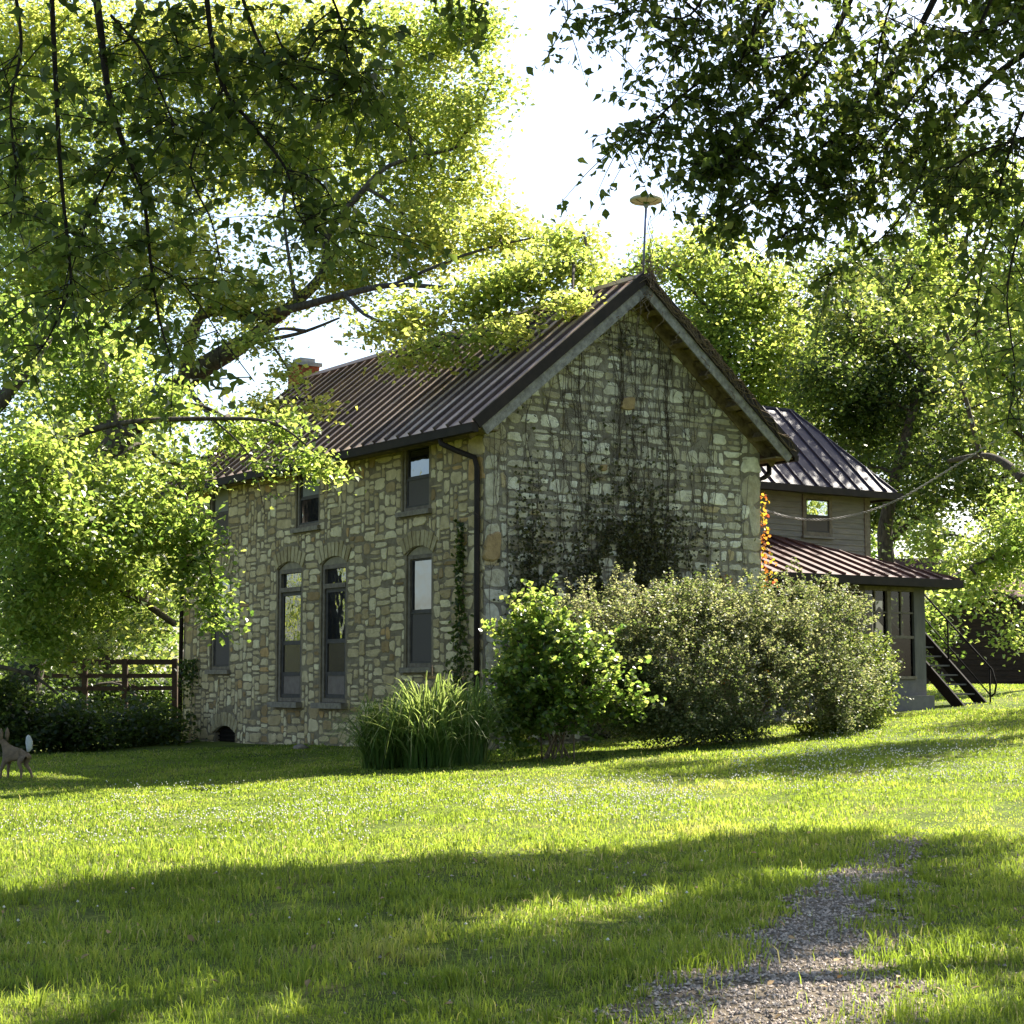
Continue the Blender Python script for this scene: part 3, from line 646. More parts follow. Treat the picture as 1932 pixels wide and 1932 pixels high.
# porch
QT, QW, QZ = 12.28, .4, 3.70; run = 2.8; QR = QZ+1.0
porch = empty('porch', PW(9, 2, .9), None, None); porch.parent = house; LOC[porch.name] = np.array(HLOC)  # children stored in house space
porch.location = (0, 0, 0)
mb = MB(); a, b, c, d = PW(5.9, QW, QZ), PW(QT, QW, QZ), PW(QT-run, QW+run, QR), PW(5.9, QW+run, QR)
n_ = slab_poly(mb, [a, b, c, d], .03); roof_ribs(mb, a, b, d, c, n_, .4)
b2 = PW(QT, QW+run+2.8, QZ); slab_poly(mb, [b, b2, PW(QT-run, QW+run, QR)], .03)
mb.bar(b+Z*.045, c+Z*.045, .07, .05)
pr = mb.build('porch_roof', M('red_brown_roof_metal', (.13, .065, .055), (.07, .042, .04), 2.5, .55, .1, 8, .12), porch)
mb = MB(); mb.box(C0, U, V, Z, (6.3, QT+.03), (QW-.05, QW-.003), (QZ-.14, QZ+.03)); mb.box(C0, U, V, Z, (QT+.003, QT+.03), (QW, QW+5.), (QZ-.14, QZ+.03))
mb.box(C0, U, V, Z, (6.35, QT-.005), (QW+.002, 3.1), (QZ-.13, QZ-.1)); mb.build('porch_fascia', m_gutter, porch)
FW = .9; FT = 11.72
pf = lambda x: ts(x, FW)
mb = MB(); zt_ = QZ-.13
wbox(mb, FT-.33, FT, 1.35, zt_, -.3, .0, FW)
mb.build('corner_post', m_post, porch)
mb = MB()
for x0, x1 in ((1623, 1632), (1674, 1681), (1590, 1597), (1520, 1526)): wbox(mb, pf(x0), pf(x1), 1.5, zt_, -.12, .0, FW)
wbox(mb, 6.35, FT-.33, 1.66, 1.72, -.14, .05, FW); wbox(mb, pf(1632), FT-.33, 2.5, 2.56, -.09, -.01, FW); wbox(mb, 6.35, FT-.33, zt_-.09, zt_, -.13, -.0, FW)
for x in (1653, 1702): wbox(mb, pf(x)-.015, pf(x)+.015, 2.56, zt_-.09, -.08, -.03, FW)
wbox(mb, pf(1632), FT-.33, 3.02, 3.05, -.08, -.03, FW)
# right side wall mullions
for w_ in (1.2, 1.9, 2.5, 3.05): mb.box(C0, U, V, Z, (FT-.12, FT-.01), (w_, w_+.1), (1.5, zt_))
mb.box(C0, U, V, Z, (FT-.12, FT-.01), (1.2, 3.1), (2.45, 2.55)); mb.box(C0, U, V, Z, (FT-.12, FT-.01), (1.2, 3.1), (zt_-.1, zt_))
mb.build('porch_framing', m_frame, porch)
mb = MB(); wbox(mb, 6.35, FT-.005, .9, 1.655, -.16, -.0, FW); mb.box(C0, U, V, Z, (FT-.16, FT-.005), (FW+.165, 3.1), (.9, 1.655)); mb.build('stucco_wall', m_stucco, porch)
mb = MB(); wbox(mb, 6.35, FT+.1, .98, 1.32, -.3, .12, FW); mb.box(C0, U, V, Z, (FT-.16, FT+.1), (FW+.305, 3.15), (.98, 1.32)); mb.build('concrete_plinth', m_stucco, porch)
mb = MB(); wbox(mb, 6.35, FT+.04, .4, .978, -.2, .06, FW); mb.box(C0, U, V, Z, (FT-.1, FT+.04), (FW+.205, 3.1), (.4, .978)); mb.build('foundation', m_mortG, porch)
mb = MB(); wbox(mb, pf(1632), pf(1674), 1.725, zt_-.092, -.07, -.06, FW); wbox(mb, pf(1681), FT-.335, 1.725, zt_-.092, -.07, -.06, FW); mb.build('screen_pane', m_seeg, porch)
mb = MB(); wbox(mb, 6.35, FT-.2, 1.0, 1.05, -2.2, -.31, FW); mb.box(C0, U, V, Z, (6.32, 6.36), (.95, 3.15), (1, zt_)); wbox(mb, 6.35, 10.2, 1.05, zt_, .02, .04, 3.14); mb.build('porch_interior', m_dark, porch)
# items on the porch
pot = empty('planter', PW(pf(1692), 1.25, 2.02), 'terracotta planter of dark foliage behind the porch screen', 'planter')
mb = MB(); p0 = PW(pf(1692), 1.3, 1.76); mb.lathe(p0, [(.0, 0), (.16, 0), (.26, .3), (.28, .3), (.28, .34), (.24, .34), (.22, .28), (0, .28)], 18); mb.build('pot', m_terra, pot, True)
def chair(name, base, label):
    r = empty(name, base, label, 'chair', 'white chairs on the porch')
    mb = MB(); mb.box(base, U, V, Z, (-.24, .24), (-.24, .24), (.42, .46)); mb.build('seat', m_white, r)
    mb = MB(); mb.box(base, U, V, Z, (-.24, .24), (.22, .26), (.5, .95)); mb.build('backrest', m_white, r)
    for a in (-.22, .22):
        for b in (-.22, .22): mb = MB(); mb.bar(np.array(base)+U*a+V*b, np.array(base)+U*a+V*b+Z*.42, .04, .04); mb.build('leg', m_white, r)
chair('porch_chair', tuple(PW(pf(1695), 2.0, 1.05)), 'small white chair seen through the porch screen by the corner post')
# hanging white floral ornaments
for i, (x, y, lab) in enumerate(((1550, 1122, 'small white hanging bird ornament under the porch eave'), (1582, 1126, 'round white hanging planter with blue pattern under the porch eave'))):
    p = at(x, y, 36.9); r = empty('hanging_ornament' if i == 0 else 'hanging_planter', p, lab, 'ornament')
    mb = MB(); k = .12 if i == 0 else .2
    mb.lathe(p, [(0, -k), (k*.5, -k*.85), (k*.85, -k*.3), (k*(.6 if i == 0 else .95), k*.3), (k*.3, k*.7), (0, k*.75)], 14); mb.build('bowl', m_white, r, True)
    mb = MB(); mb.tube([p+Z*k*.7, np.array([p[0], p[1], 3.62])], .006, 5); mb.build('cord', m_iron, r)
# ------------------------------------------------------------------ stairs
SG = lambda t, w: float(gz(*(PW(t, w, 0)[:2])))
sb = PW(12.35, .4, 0); 
def g_int(x, y):  # ground hit
    Yg = 25.
    for _ in range(60):
        p = at(x, y, Yg); Yg = .7*Yg+.3*(Yg*(1.6-float(gz(p[0], p[1])))/max(1.6-p[2], 1e-3))
    return at(x, y, Yg)
sA = at(1822, 1343, 37.6); t0 = (sA-C0)@U; w0 = (sA-C0)@V; zb = sA[2]
stair = empty('outdoor_stair', (sA[0], sA[1], zb), 'steep black iron staircase with open treads and pipe handrail beside the porch', 'staircase')
rise, runn, sw = .205, .228, .78
NS = 11
for dt in (0, sw):
    mb = MB(); a = PW(t0+dt, w0, zb-.05); b = PW(t0+dt, w0+NS*runn, zb-.05+NS*rise)
    mb.bar(a, b, .05, .24); mb.build('stringer', m_iron, stair)
for q in range(1, NS):
    mb = MB(); mb.box(C0, U, V, Z, (t0+.027, t0+sw-.027), (w0+q*runn-.06, w0+q*runn+.17), (zb-.06+q*rise, zb-.025+q*rise)); mb.build('tread', m_post, stair)
mb = MB(); hr = lambda q, h: PW(t0+sw, w0+q*runn, zb+q*rise+h)
mb.tube([hr(-.15, .35), hr(-.55, .5), hr(-.75, .72), hr(-.3, .95), hr(NS, .95)], .022, 8)
mb.tube([hr(-.15, .35), hr(NS, .42)], .016, 8)
for q in (0, 5, 10): mb.tube([hr(q, -.1), hr(q, .95)], .02, 8)
mb.build('handrail', m_iron, stair, True)
# ------------------------------------------------------------------ dish on mast
pkp = rpt(0.001, -OG+.15, .1)
dc = at(1219, 378, pkp[1]); dish = empty('antenna_dish', pkp, 'flat weathered dish antenna on a thin mast at the roof peak', 'antenna')
mb = MB(); mb.tube([pkp, pkp*.5+dc*.5+np.array([.0, 0, 0]), dc-Z*.1], .022, 8); mb.build('mast', m_mast, dish, True)
mb = MB(); R_ = .3
mb.lathe(dc, [(0, .07), (R_*.5, .065), (R_*.9, .045), (R_, .02), (R_, -.01), (R_*.93, -.03), (R_*.5, -.06), (.06, -.075), (0, -.075)], 36)
do = mb.build('dish', m_dish, dish, True)
mb = MB(); mb.lathe(dc, [(0, -.07), (.05, -.07), (.05, -.1), (.03, -.14), (0, -.14)], 12); mb.build('bracket', m_capm, dish, True)
mb = MB()
for q in range(8):
    a = q*math.pi/4; mb.bar(dc+np.array([.05*math.cos(a), .05*math.sin(a), -.075]), dc+np.array([.27*math.cos(a), .27*math.sin(a), -.035]), .01, .012)
mb.build('rib', m_rail, dish)
# cable
A = PW(6.4, .6, 4.65); A = at(1462, 966, 37.5); Bp = at(2150, 690, 26.)
mb = MB(); pts = []
ctrl = [(1440, 962, 36.), (1500, 978, 35.7), (1560, 980, 35.2), (1630, 967, 34.6), (1700, 940, 33.9), (1780, 893, 33), (1860, 843, 32), (1932, 797, 31), (2060, 705, 29.5)]
cp = [at(*q) for q in ctrl]
def smooth(cp, m=10):
    out = []
    for i in range(len(cp)-1):
        p0, p1, p2, p3 = cp[max(i-1, 0)], cp[i], cp[i+1], cp[min(i+2, len(cp)-1)]
        for k in range(m):
            t = k/m; out.append(.5*((2*p1)+(-p0+p2)*t+(2*p0-5*p1+4*p2-p3)*t*t+(-p0+3*p1-3*p2+p3)*t**3))
    out.append(cp[-1]); return out
sp_ = smooth(cp, 30)
for ph in (0, math.pi):
    mb.tube([p+.018*np.array([0, math.cos(i*.9+ph), math.sin(i*.9+ph)]) for i, p in enumerate(sp_)], .009, 4)
tag(mb.build('service_cable', m_cable, None, True), 'twisted pale service cable sagging from the house towards the trees', 'cable')
# ------------------------------------------------------------------ barn, railing
bl = at(1700, 1290, 62); 
barn = empty('barn', (bl[0]+4, 64, 1.3), 'long dark brown boarded barn half hidden behind the trees', 'barn')
Bx0, By0 = bl[0], 60.; bd = np.array([.93, -.36, 0.]); bn = np.array([.36, .93, 0.])
B0 = np.array([Bx0, By0+4, 0])
mb = MB(); mb.box(B0, bd, bn, Z, (0, 16), (0, 7), (.6, 4.6))
zq = .6
while zq < 4.6: mb.box(B0, bd, bn, Z, (-.01, 16), (-.03, -.001), (zq, zq+.17)); zq += .2
mb.build('wall', m_barn, barn)
mb = MB(); slab_poly(mb, [B0-bn*.5+Z*4.5-bd*.5, B0-bn*.5+Z*4.5+bd*16.5, B0+bn*3.5+Z*6.2+bd*16.5, B0+bn*3.5+Z*6.2-bd*.5], .08); slab_poly(mb, [B0+bn*7.5+Z*4.5-bd*.5, B0+bn*7.5+Z*4.5+bd*16.5, B0+bn*3.5+Z*6.2+bd*16.5, B0+bn*3.5+Z*6.2-bd*.5], .08)
mb.build('roof', m_barnr, barn)
rl = empty('deck_railing', at(200, 1330, 40.5), 'brown wooden deck railing in deep shade left of the stone house', 'railing')
ra = lambda x, y: at(x, y, 40.5)
for (ya, yb, h) in ((1249, 1249, .12), (1275, 1275, .10), (1300, 1298, .10)):
    mb = MB(); mb.bar(ra(60, ya), ra(334, yb), .05, h); mb.build('rail', m_rail, rl)
for x in (70, 160, 236, 330):
    mb = MB(); mb.bar(ra(x, 1243), ra(x, 1400), .12, .12, np.array([0, 1., 0])); mb.build('post', m_rail, rl)
# ------------------------------------------------------------------ deer
def skinfig(name, verts, edges, rad, mat_, parent, sub=2):
    me = bpy.data.meshes.new(name); me.from_pydata([tuple(v) for v in verts], edges, []); o = bpy.data.objects.new(name, me); COL.objects.link(o)
    m = o.modifiers.new('s', 'SKIN'); sl = me.skin_vertices[0].data if me.skin_vertices else None
    if sl is None: return o
    for i, r in enumerate(rad):
        sl[i].radius = r if hasattr(r, '__len__') else (r, r)
    sl[0].use_root = True
    m2 = o.modifiers.new('d', 'SUBSURF'); m2.levels = sub; m2.render_levels = sub
    dg = bpy.context.evaluated_depsgraph_get(); nm = bpy.data.meshes.new_from_object(o.evaluated_get(dg))
    bpy.data.objects.remove(o); nm.materials.clear(); nm.materials.append(mat_); nm.name = name
    nm.polygons.foreach_set('use_smooth', [True]*len(nm.polygons))
    return link(name, nm, parent)
DY = 28.5; s_ = DY/F
dg0 = at(30, 1461, DY); dgz = float(gz(dg0[0], dg0[1]))
def dp(x, y, dy=0.): return at(x, y, DY)+np.array([0, dy, dgz-dg0[2]+.02])
sk = lambda x: x
DV = [dp(30, 1417), dp(46, 1414), dp(17, 1418), dp(11, 1400), dp(5, 1389), dp(-5, 1391), dp(-14, 1395),
      dp(50, 1420, .07), dp(46, 1434, .07), dp(55, 1446, .07), dp(59, 1461, .07),
      dp(46, 1420, -.07), dp(38, 1432, -.07), dp(43, 1446, -.07), dp(42, 1461, -.07),
      dp(15, 1426, .06), dp(14, 1442, .06), dp(13, 1461, .06), dp(12, 1426, -.06), dp(5, 1442, -.06), dp(3, 1461, -.06)]
DE = [(0, 1), (0, 2), (2, 3), (3, 4), (4, 5), (5, 6), (1, 7), (7, 8), (8, 9), (9, 10), (1, 11), (11, 12), (12, 13), (13, 14), (2, 15), (15, 16), (16, 17), (2, 18), (18, 19), (19, 20)]
DR = [.095, .10, .10, .062, .058, .04, .022, .075, .04, .024, .02, .075, .04, .024, .02, .05, .025, .02, .05, .025, .02]
deer = empty('deer_statue', (dg0[0], dg0[1], dgz), 'painted fawn statue with raised white tail on the lawn edge', 'statue')
skinfig('body', DV, DE, DR, m_deer, deer)
for (x, y, dx) in ((3, 1387, -.03), (12, 1386, .05)):
    a = dp(x, y, dx); mb = MB(); mb.tube([a-Z*.03, a+Z*.03, a+Z*.09, a+Z*.15, a+Z*.18], [.014, .030, .036, .02, .004], 8); mb.build('ear', m_deer, deer, True)
a = dp(53, 1411); mb = MB(); mb.tube([a, a+Z*.06+U*.02, a+Z*.16+U*.015, a+Z*.24, a+Z*.27], [.02, .05, .06, .04, .01], 8); mb.build('tail', m_white, deer, True)
# rocks
def rock(p, r, label, sd):
    rnd = random.Random(sd); mb = MB(); nu, nv_ = 10, 7; b = 0
    for j in range(nv_+1):
        for i in range(nu):
            a = 2*math.pi*i/nu; e = -math.pi/2+math.pi*j/nv_; q = r*(1+rnd.uniform(-.18, .18))
            mb.v.append((p[0]+q*1.3*math.cos(a)*math.cos(e), p[1]+q*math.sin(a)*math.cos(e), p[2]+q*.75*math.sin(e))); mb.t.append(.5)
    for j in range(nv_):
        for i in range(nu): i2 = (i+1) % nu; mb.f.append([j*nu+i, j*nu+i2, (j+1)*nu+i2, (j+1)*nu+i])
    o = mb.build('rock', m_rock, None, True); tag(o, label, 'rock', 'rocks along the house wall')
for (x, y, r, l, q) in ((567, 1414, .11, 'lone pinkish rock on the grass below the twin doors', 1), (395, 1398, .07, 'small pale rock beside the far downspout', 2), (355, 1402, .05, 'smallest rock at the foot of the far downspout', 3)):
    p = g_int(x, y) if q != 1 else g_int(x, y); gp = np.array([p[0], p[1], float(gz(p[0], p[1]))+.02]); rock(gp, r, l, q)
# ------------------------------------------------------------------ foliage
TEMPL4 = np.array([(-.5, 0, 0), (-.08, .5, .12), (.5, 0, -.06), (-.08, -.5, .12)])
TEMPL6 = np.array([(-.5, 0, 0), (-.2, .42, .08), (.12, .34, .08), (.55, 0, -.1), (.12, -.34, .08), (-.2, -.42, .08)])
TEMPLM = np.array([(-.5, 0, 0), (-.35, .42, .04), (.02, .2, 0), (.12, .46, .06), (.2, .16, 0), (.6, 0, -.08), (.2, -.16, 0), (.12, -.46, .06), (.02, -.2, 0), (-.35, -.42, .04)])
TEMPLP = np.array([(-.5, 0, 0), (-.28, .30, .10), (.0, .42, .16), (.22, .22, .06), (.75, 0, -.22), (.22, -.22, .06), (.0, -.42, .16), (-.28, -.30, .10)])
def leafverts(c, size, T, aspect=.7, down=.35, flat=.6, dirs=None):
    n = len(c); az = RG.uniform(0, 6.28, n)
    d = np.stack([np.cos(az), np.sin(az), -down+RG.normal(0, .45, n)], -1)
    if dirs is not None: d = d*.7+dirs
    d /= np.linalg.norm(d, axis=1)[:, None]
    nr = RG.normal(0, 1-flat*.5, (n, 3)); nr[:, 2] += flat*1.6
    nr -= d*(nr*d).sum(1)[:, None]; nr /= np.linalg.norm(nr, axis=1)[:, None]+1e-9
    sd = np.cross(nr, d); s = size[:, None, None]
    return (c[:, None]+s*(T[None, :, 0:1]*d[:, None]+aspect*T[None, :, 1:2]*sd[:, None]+T[None, :, 2:3]*nr[:, None])).reshape(-1, 3)
def fill(blobs, leaf, dens=3., thr=-.25, per=10, spread=(.22, .22, .1), nf=.9, shell=.45, zr=1.):
    """blobs: (x, y, depth, rx, ry[, rdepth_m]) in picture units of the photo -> leaf centres"""
    out = []
    for b in blobs:
        x, y, Dp, rx, ry = b[:5]; c = at(x, y, Dp); k = Dp/F; R3 = np.array([rx*k, b[5] if len(b) > 5 else .5*(rx+ry)*k, ry*k])
        lp = leaf/k; n = int((b[6] if len(b) > 6 else dens)*math.pi*rx*ry/(lp*lp*.3))
        ns = max(int(n/per*1.6), 3)
        q = RG.normal(size=(ns, 3)); q /= np.linalg.norm(q, axis=1)[:, None]; q *= (RG.random(ns)**shell)[:, None]
        p = c+q*R3; p = p[wn(p, nf) > thr]
        if len(p) == 0: continue
        kk = RG.normal(size=(len(p), per, 3))*np.array(spread); kk[..., 2] -= .35*np.hypot(kk[..., 0], kk[..., 1])
        out.append((p[:, None]+kk).reshape(-1, 3))
    return np.concatenate(out)
def limb(mb, pts, r0, r1, n=7, wob=.0, m=6):
    sp = smooth([np.array(p, float) for p in pts], m); L_ = len(sp)
    if wob: sp = [p+RG.normal(0, wob, 3) for p in sp]
    mb.tube(sp, [r0+(r1-r0)*(i/(L_-1))**.8 for i in range(L_)], n)
    return sp
def twigs(mb, anchors, targets, r=.012):
    A_ = np.array(anchors)
    for t in targets:
        i = int(np.argmin(((A_-t)**2).sum(1))); a = A_[i]; md = (a+t)/2+RG.normal(0, .08, 3)*np.linalg.norm(t-a); md[2] += .08*np.linalg.norm(t-a)
        mb.tube(smooth([a, md, t], 4), [r*(1-.1*k) for k in range(9)], 4, False)
def shoots(blobs, n, L0, L1, step, mb=None):
    out = []; w = np.array([b[3]*b[4] for b in blobs], float); w /= w.sum()
    for _ in range(n):
        b = blobs[RG.choice(len(blobs), p=w)]; k = b[2]/F; q = RG.normal(size=3); q[2] = abs(q[2])*1.1-.25; q[1] = -abs(q[1])*.8 if RG.random() < .6 else q[1]; q /= np.linalg.norm(q)
        p = at(b[0], b[1], b[2])+q*np.array([b[3]*k, .5*(b[3]+b[4])*k, b[4]*k])*.9; d = q*.7+np.array([RG.normal(0, .3), RG.normal(0, .3), RG.uniform(.35, 1.1)]); d /= np.linalg.norm(d); Ls = RG.uniform(L0, L1)
        tt = np.arange(.05, Ls, step*.5); c = p+d*tt[:, None]+np.array([0, 0, -.35])*(tt**2/Ls)[:, None]+d*0; sgn = RG.normal(0, step*.55, (len(tt), 3)); out.append(c+sgn)
        if mb is not None: mb.tube([p-d*.1, p+d*Ls*.5, p+d*Ls+np.array([0, 0, -.35*Ls])], .003, 3, False)
    return np.concatenate(out)
def tree(name, label, blobs, limbs, mat_, leaf, bark=m_bark, dens=3., per=10, T=TEMPL4, group=None, thr=-.25, spread=(.22, .22, .1), base=None, ntw=60, nf=.9, tint=(.5, .22), down=.35, extra=None, cat='tree', crown='crown', shell=.45, flat=.6, twr=.012, aspect=.7, sh=None):
    base = base if base is not None else limbs[0][0][0]
    r = empty(name, base, label, cat, group)
    mb = MB(); anchors = []
    for (pts, r0, r1) in limbs: anchors += limb(mb, pts, r0, r1, 8, .0)
    c = fill(blobs, leaf, dens, thr, per, spread, nf, shell)
    if sh: c = np.concatenate([c, shoots(blobs, *sh, mb)])
    if extra is not None: c = np.concatenate([c, extra])
    if ntw:
        for b in blobs:
            q = at(b[0], b[1], b[2]); i = int(np.argmin(((np.array(anchors)-q)**2).sum(1))); a = anchors[i]; Lq = np.linalg.norm(q-a)
            if Lq > .3: anchors += limb(mb, [a, (a+q)/2+Z*.1*Lq, q], twr*4, twr*1.4, 5)
        twigs(mb, anchors, c[RG.choice(len(c), ntw, replace=False)], twr)
    mb.build('trunk', bark, r, True)
    n = len(c); tn = np.clip(tint[0]+.25*wn(c, .7)+RG.normal(0, tint[1], n), 0, 1)
    v = leafverts(c, leaf*RG.uniform(.65, 1.3, n), T, aspect, down, flat)
    fast_mesh(crown, v, len(T), mat_, r, tn)
    return r
G = lambda x, Y: np.array([x, Y, float(gz(x, Y))-.1])
tag(fast_mesh('fallen_leaves', leafverts(lc, RG.uniform(.03, .06, nf_), TEMPL6, .7, .1, 1.), 6, m_fall), 'a few dry tan leaves lying on the near lawn and path', 'fallen leaves', None, 'stuff')
# --- T1: maple left of/over the house
tb = G(-10.6, 38)
T1 = [(60, 80, 37, 130, 130), (230, 100, 38, 150, 120), (420, 90, 38, 150, 110), (620, 80, 38, 150, 110), (800, 60, 37, 130, 80), (880, 40, 36, 80, 60),
      (100, 300, 37, 150, 150), (330, 290, 38, 170, 140), (560, 280, 38, 170, 130), (760, 210, 37, 150, 110), (900, 230, 36, 75, 75), (820, 340, 37, 130, 90), (930, 150, 36, 50, 45),
      (120, 520, 36, 170, 130), (360, 480, 37, 150, 110), (600, 430, 37, 150, 100), (800, 450, 36, 120, 80), (950, 440, 35, 80, 60), (1060, 455, 34, 80, 48), (1110, 500, 33, 50, 40),
      (990, 520, 33, 100, 60), (1080, 570, 31.5, 55, 28), (900, 560, 33, 100, 60), (760, 590, 33, 90, 50), (830, 650, 32, 80, 38), (950, 620, 31.5, 70, 35), (640, 520, 36, 110, 70), (720, 615, 33.5, 60, 32), (760, 680, 32, 36, 20),
      (470, 560, 36, 110, 60), (480, 640, 34, 50, 28), (300, 640, 35, 80, 60), (500, 770, 32, 50, 40), (545, 700, 34, 22, 30), (600, 760, 33, 30, 20), (-180, 880, 40, 130, 150, 2.5, 1.1), (-140, 620, 40, 130, 130, 2.5, 1.2), (-330, 760, 43, 120, 160, 2.5, 1.0), (-150, 1090, 40, 160, 120, 2.5, .9), (-330, 1120, 42, 140, 120, 2.5, .8)]  # closing off-frame blobs: unseen foliage added to mirror in the windows
tree('maple_tree', 'large yellow-green maple arching over the left half of the farmhouse roof', T1,
     [([tb, tb+np.array([.4, 0, 2.5]), at(190, 880, 38), at(344, 724, 37), at(455, 650, 36)], .42, .2), ([at(240, 860, 37.8), at(120, 600, 38), at(40, 380, 38), at(20, 100, 38)], .28, .14),
      ([at(344, 724, 37), at(380, 595, 36.5), at(480, 597, 36), at(560, 580, 35.5), at(650, 556, 35), at(740, 538, 34.6), at(842, 543, 34.2)], .15, .04),
      ([at(455, 650, 36), at(600, 530, 36), at(620, 440, 36.2), at(680, 365, 36), at(740, 310, 36), at(860, 280, 36)], .14, .03),
      ([at(650, 556, 35), at(700, 600, 34), at(800, 625, 33), at(900, 640, 32)], .05, .015), ([at(560, 580, 35.5), at(540, 450, 36), at(535, 380, 36.5)], .05, .02),
      ([at(740, 538, 34.6), at(880, 480, 34.5), at(1000, 450, 34.3), at(1100, 440, 34)], .04, .012), ([at(344, 724, 37), at(400, 790, 34), at(420, 850, 32)], .08, .02), ([at(455, 650, 36), at(560, 630, 35), at(640, 600, 34)], .06, .02)],
     m_leafY, .115, dens=2.8, tint=(.58, .22), ntw=200, thr=-.42)
# --- T3: nearer bright green tree at the left
T3 = [(60, 720, 27, 130, 90), (200, 720, 28, 120, 80), (80, 860, 26, 130, 90), (240, 850, 27, 130, 90), (350, 880, 28, 70, 60), (120, 980, 26, 150, 80), (280, 980, 27, 110, 70), (370, 1010, 27, 50, 50), (100, 1080, 27, 120, 60), (230, 1080, 28, 80, 50),
      (390, 1100, 27, 40, 40), (410, 1160, 27, 28, 28), (350, 1070, 27, 40, 30), (470, 870, 28, 50, 30), (500, 930, 28, 16, 45), (500, 975, 28, 12, 25), (570, 860, 28, 50, 22), (620, 885, 28, 35, 22), (530, 800, 28.5, 60, 28), (60, 1180, 27, 90, 45), (30, 1120, 26, 60, 70), (440, 800, 29, 50, 40), (20, 620, 28, 80, 60), (330, 760, 29, 60, 50), (160, 1140, 28.5, 120, 50), (200, 1000, 28.5, 150, 90), (300, 1100, 28.5, 60, 50), (120, 1220, 29, 90, 35), (60, 960, 28, 120, 90), (150, 640, 29, 120, 60)]
tb = G(-8.6, 27.5)
tree('box_elder', 'bright green leafy tree drooping in front of the far end of the house', T3,
     [([tb, tb+Z*2, at(-120, 900, 27.5), at(0, 760, 27.5), at(90, 640, 28)], .26, .08), ([at(-150, 1150, 27.5), at(10, 1080, 27.3), at(100, 1060, 27.5), at(190, 1098, 27.8), at(260, 1130, 28), at(330, 1178, 28.2)], .10, .05),
      ([at(-120, 900, 27.5), at(60, 850, 27.3), at(220, 800, 27.5), at(400, 790, 28), at(520, 800, 28), at(610, 870, 28)], .08, .012), ([at(220, 800, 27.5), at(330, 900, 27.5), at(390, 1050, 27), at(410, 1160, 27)], .04, .01),
      ([at(-150, 1250, 27.5), at(-20, 1255, 27.5), at(60, 1275, 27.5), at(110, 1310, 27.5)], .05, .02), ([at(400, 790, 28), at(470, 860, 28), at(500, 970, 28)], .02, .006)],
     m_leafG, .10, dens=2.7, tint=(.62, .22), ntw=160, T=TEMPL6, spread=(.18, .18, .1), thr=-.5)
# --- left background: dark shrubs and trees
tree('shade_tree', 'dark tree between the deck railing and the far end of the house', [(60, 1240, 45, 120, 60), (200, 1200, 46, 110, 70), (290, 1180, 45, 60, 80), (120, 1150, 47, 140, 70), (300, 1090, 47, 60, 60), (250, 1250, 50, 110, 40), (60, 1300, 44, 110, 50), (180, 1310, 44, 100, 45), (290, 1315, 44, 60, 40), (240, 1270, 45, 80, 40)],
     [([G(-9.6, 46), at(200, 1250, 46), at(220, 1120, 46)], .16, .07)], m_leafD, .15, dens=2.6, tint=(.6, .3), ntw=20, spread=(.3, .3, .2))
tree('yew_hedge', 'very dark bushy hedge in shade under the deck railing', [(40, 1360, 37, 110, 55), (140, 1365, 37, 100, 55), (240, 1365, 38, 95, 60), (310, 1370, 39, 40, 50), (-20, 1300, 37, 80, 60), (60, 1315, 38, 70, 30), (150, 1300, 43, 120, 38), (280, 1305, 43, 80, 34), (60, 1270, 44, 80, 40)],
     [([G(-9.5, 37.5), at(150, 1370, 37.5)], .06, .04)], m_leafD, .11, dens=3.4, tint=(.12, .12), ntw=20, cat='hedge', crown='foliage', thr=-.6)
tree('garden_maple', 'tall mid-green maple filling the gap beyond the left end of the house', [(60, 620, 58, 150, 130), (150, 820, 58, 170, 120), (60, 1000, 58, 150, 110), (270, 960, 57, 120, 90), (240, 1120, 56, 130, 80), (60, 400, 60, 130, 130), (200, 560, 60, 110, 90), (330, 1060, 56, 60, 70), (120, 200, 60, 150, 120)],
     [([G(-13, 58), at(140, 1100, 58), at(120, 800, 58), at(100, 500, 59)], .35, .12)], m_leafG, .19, dens=2.6, tint=(.7, .22), ntw=30, spread=(.35, .35, .22), thr=-.4, twr=.02)
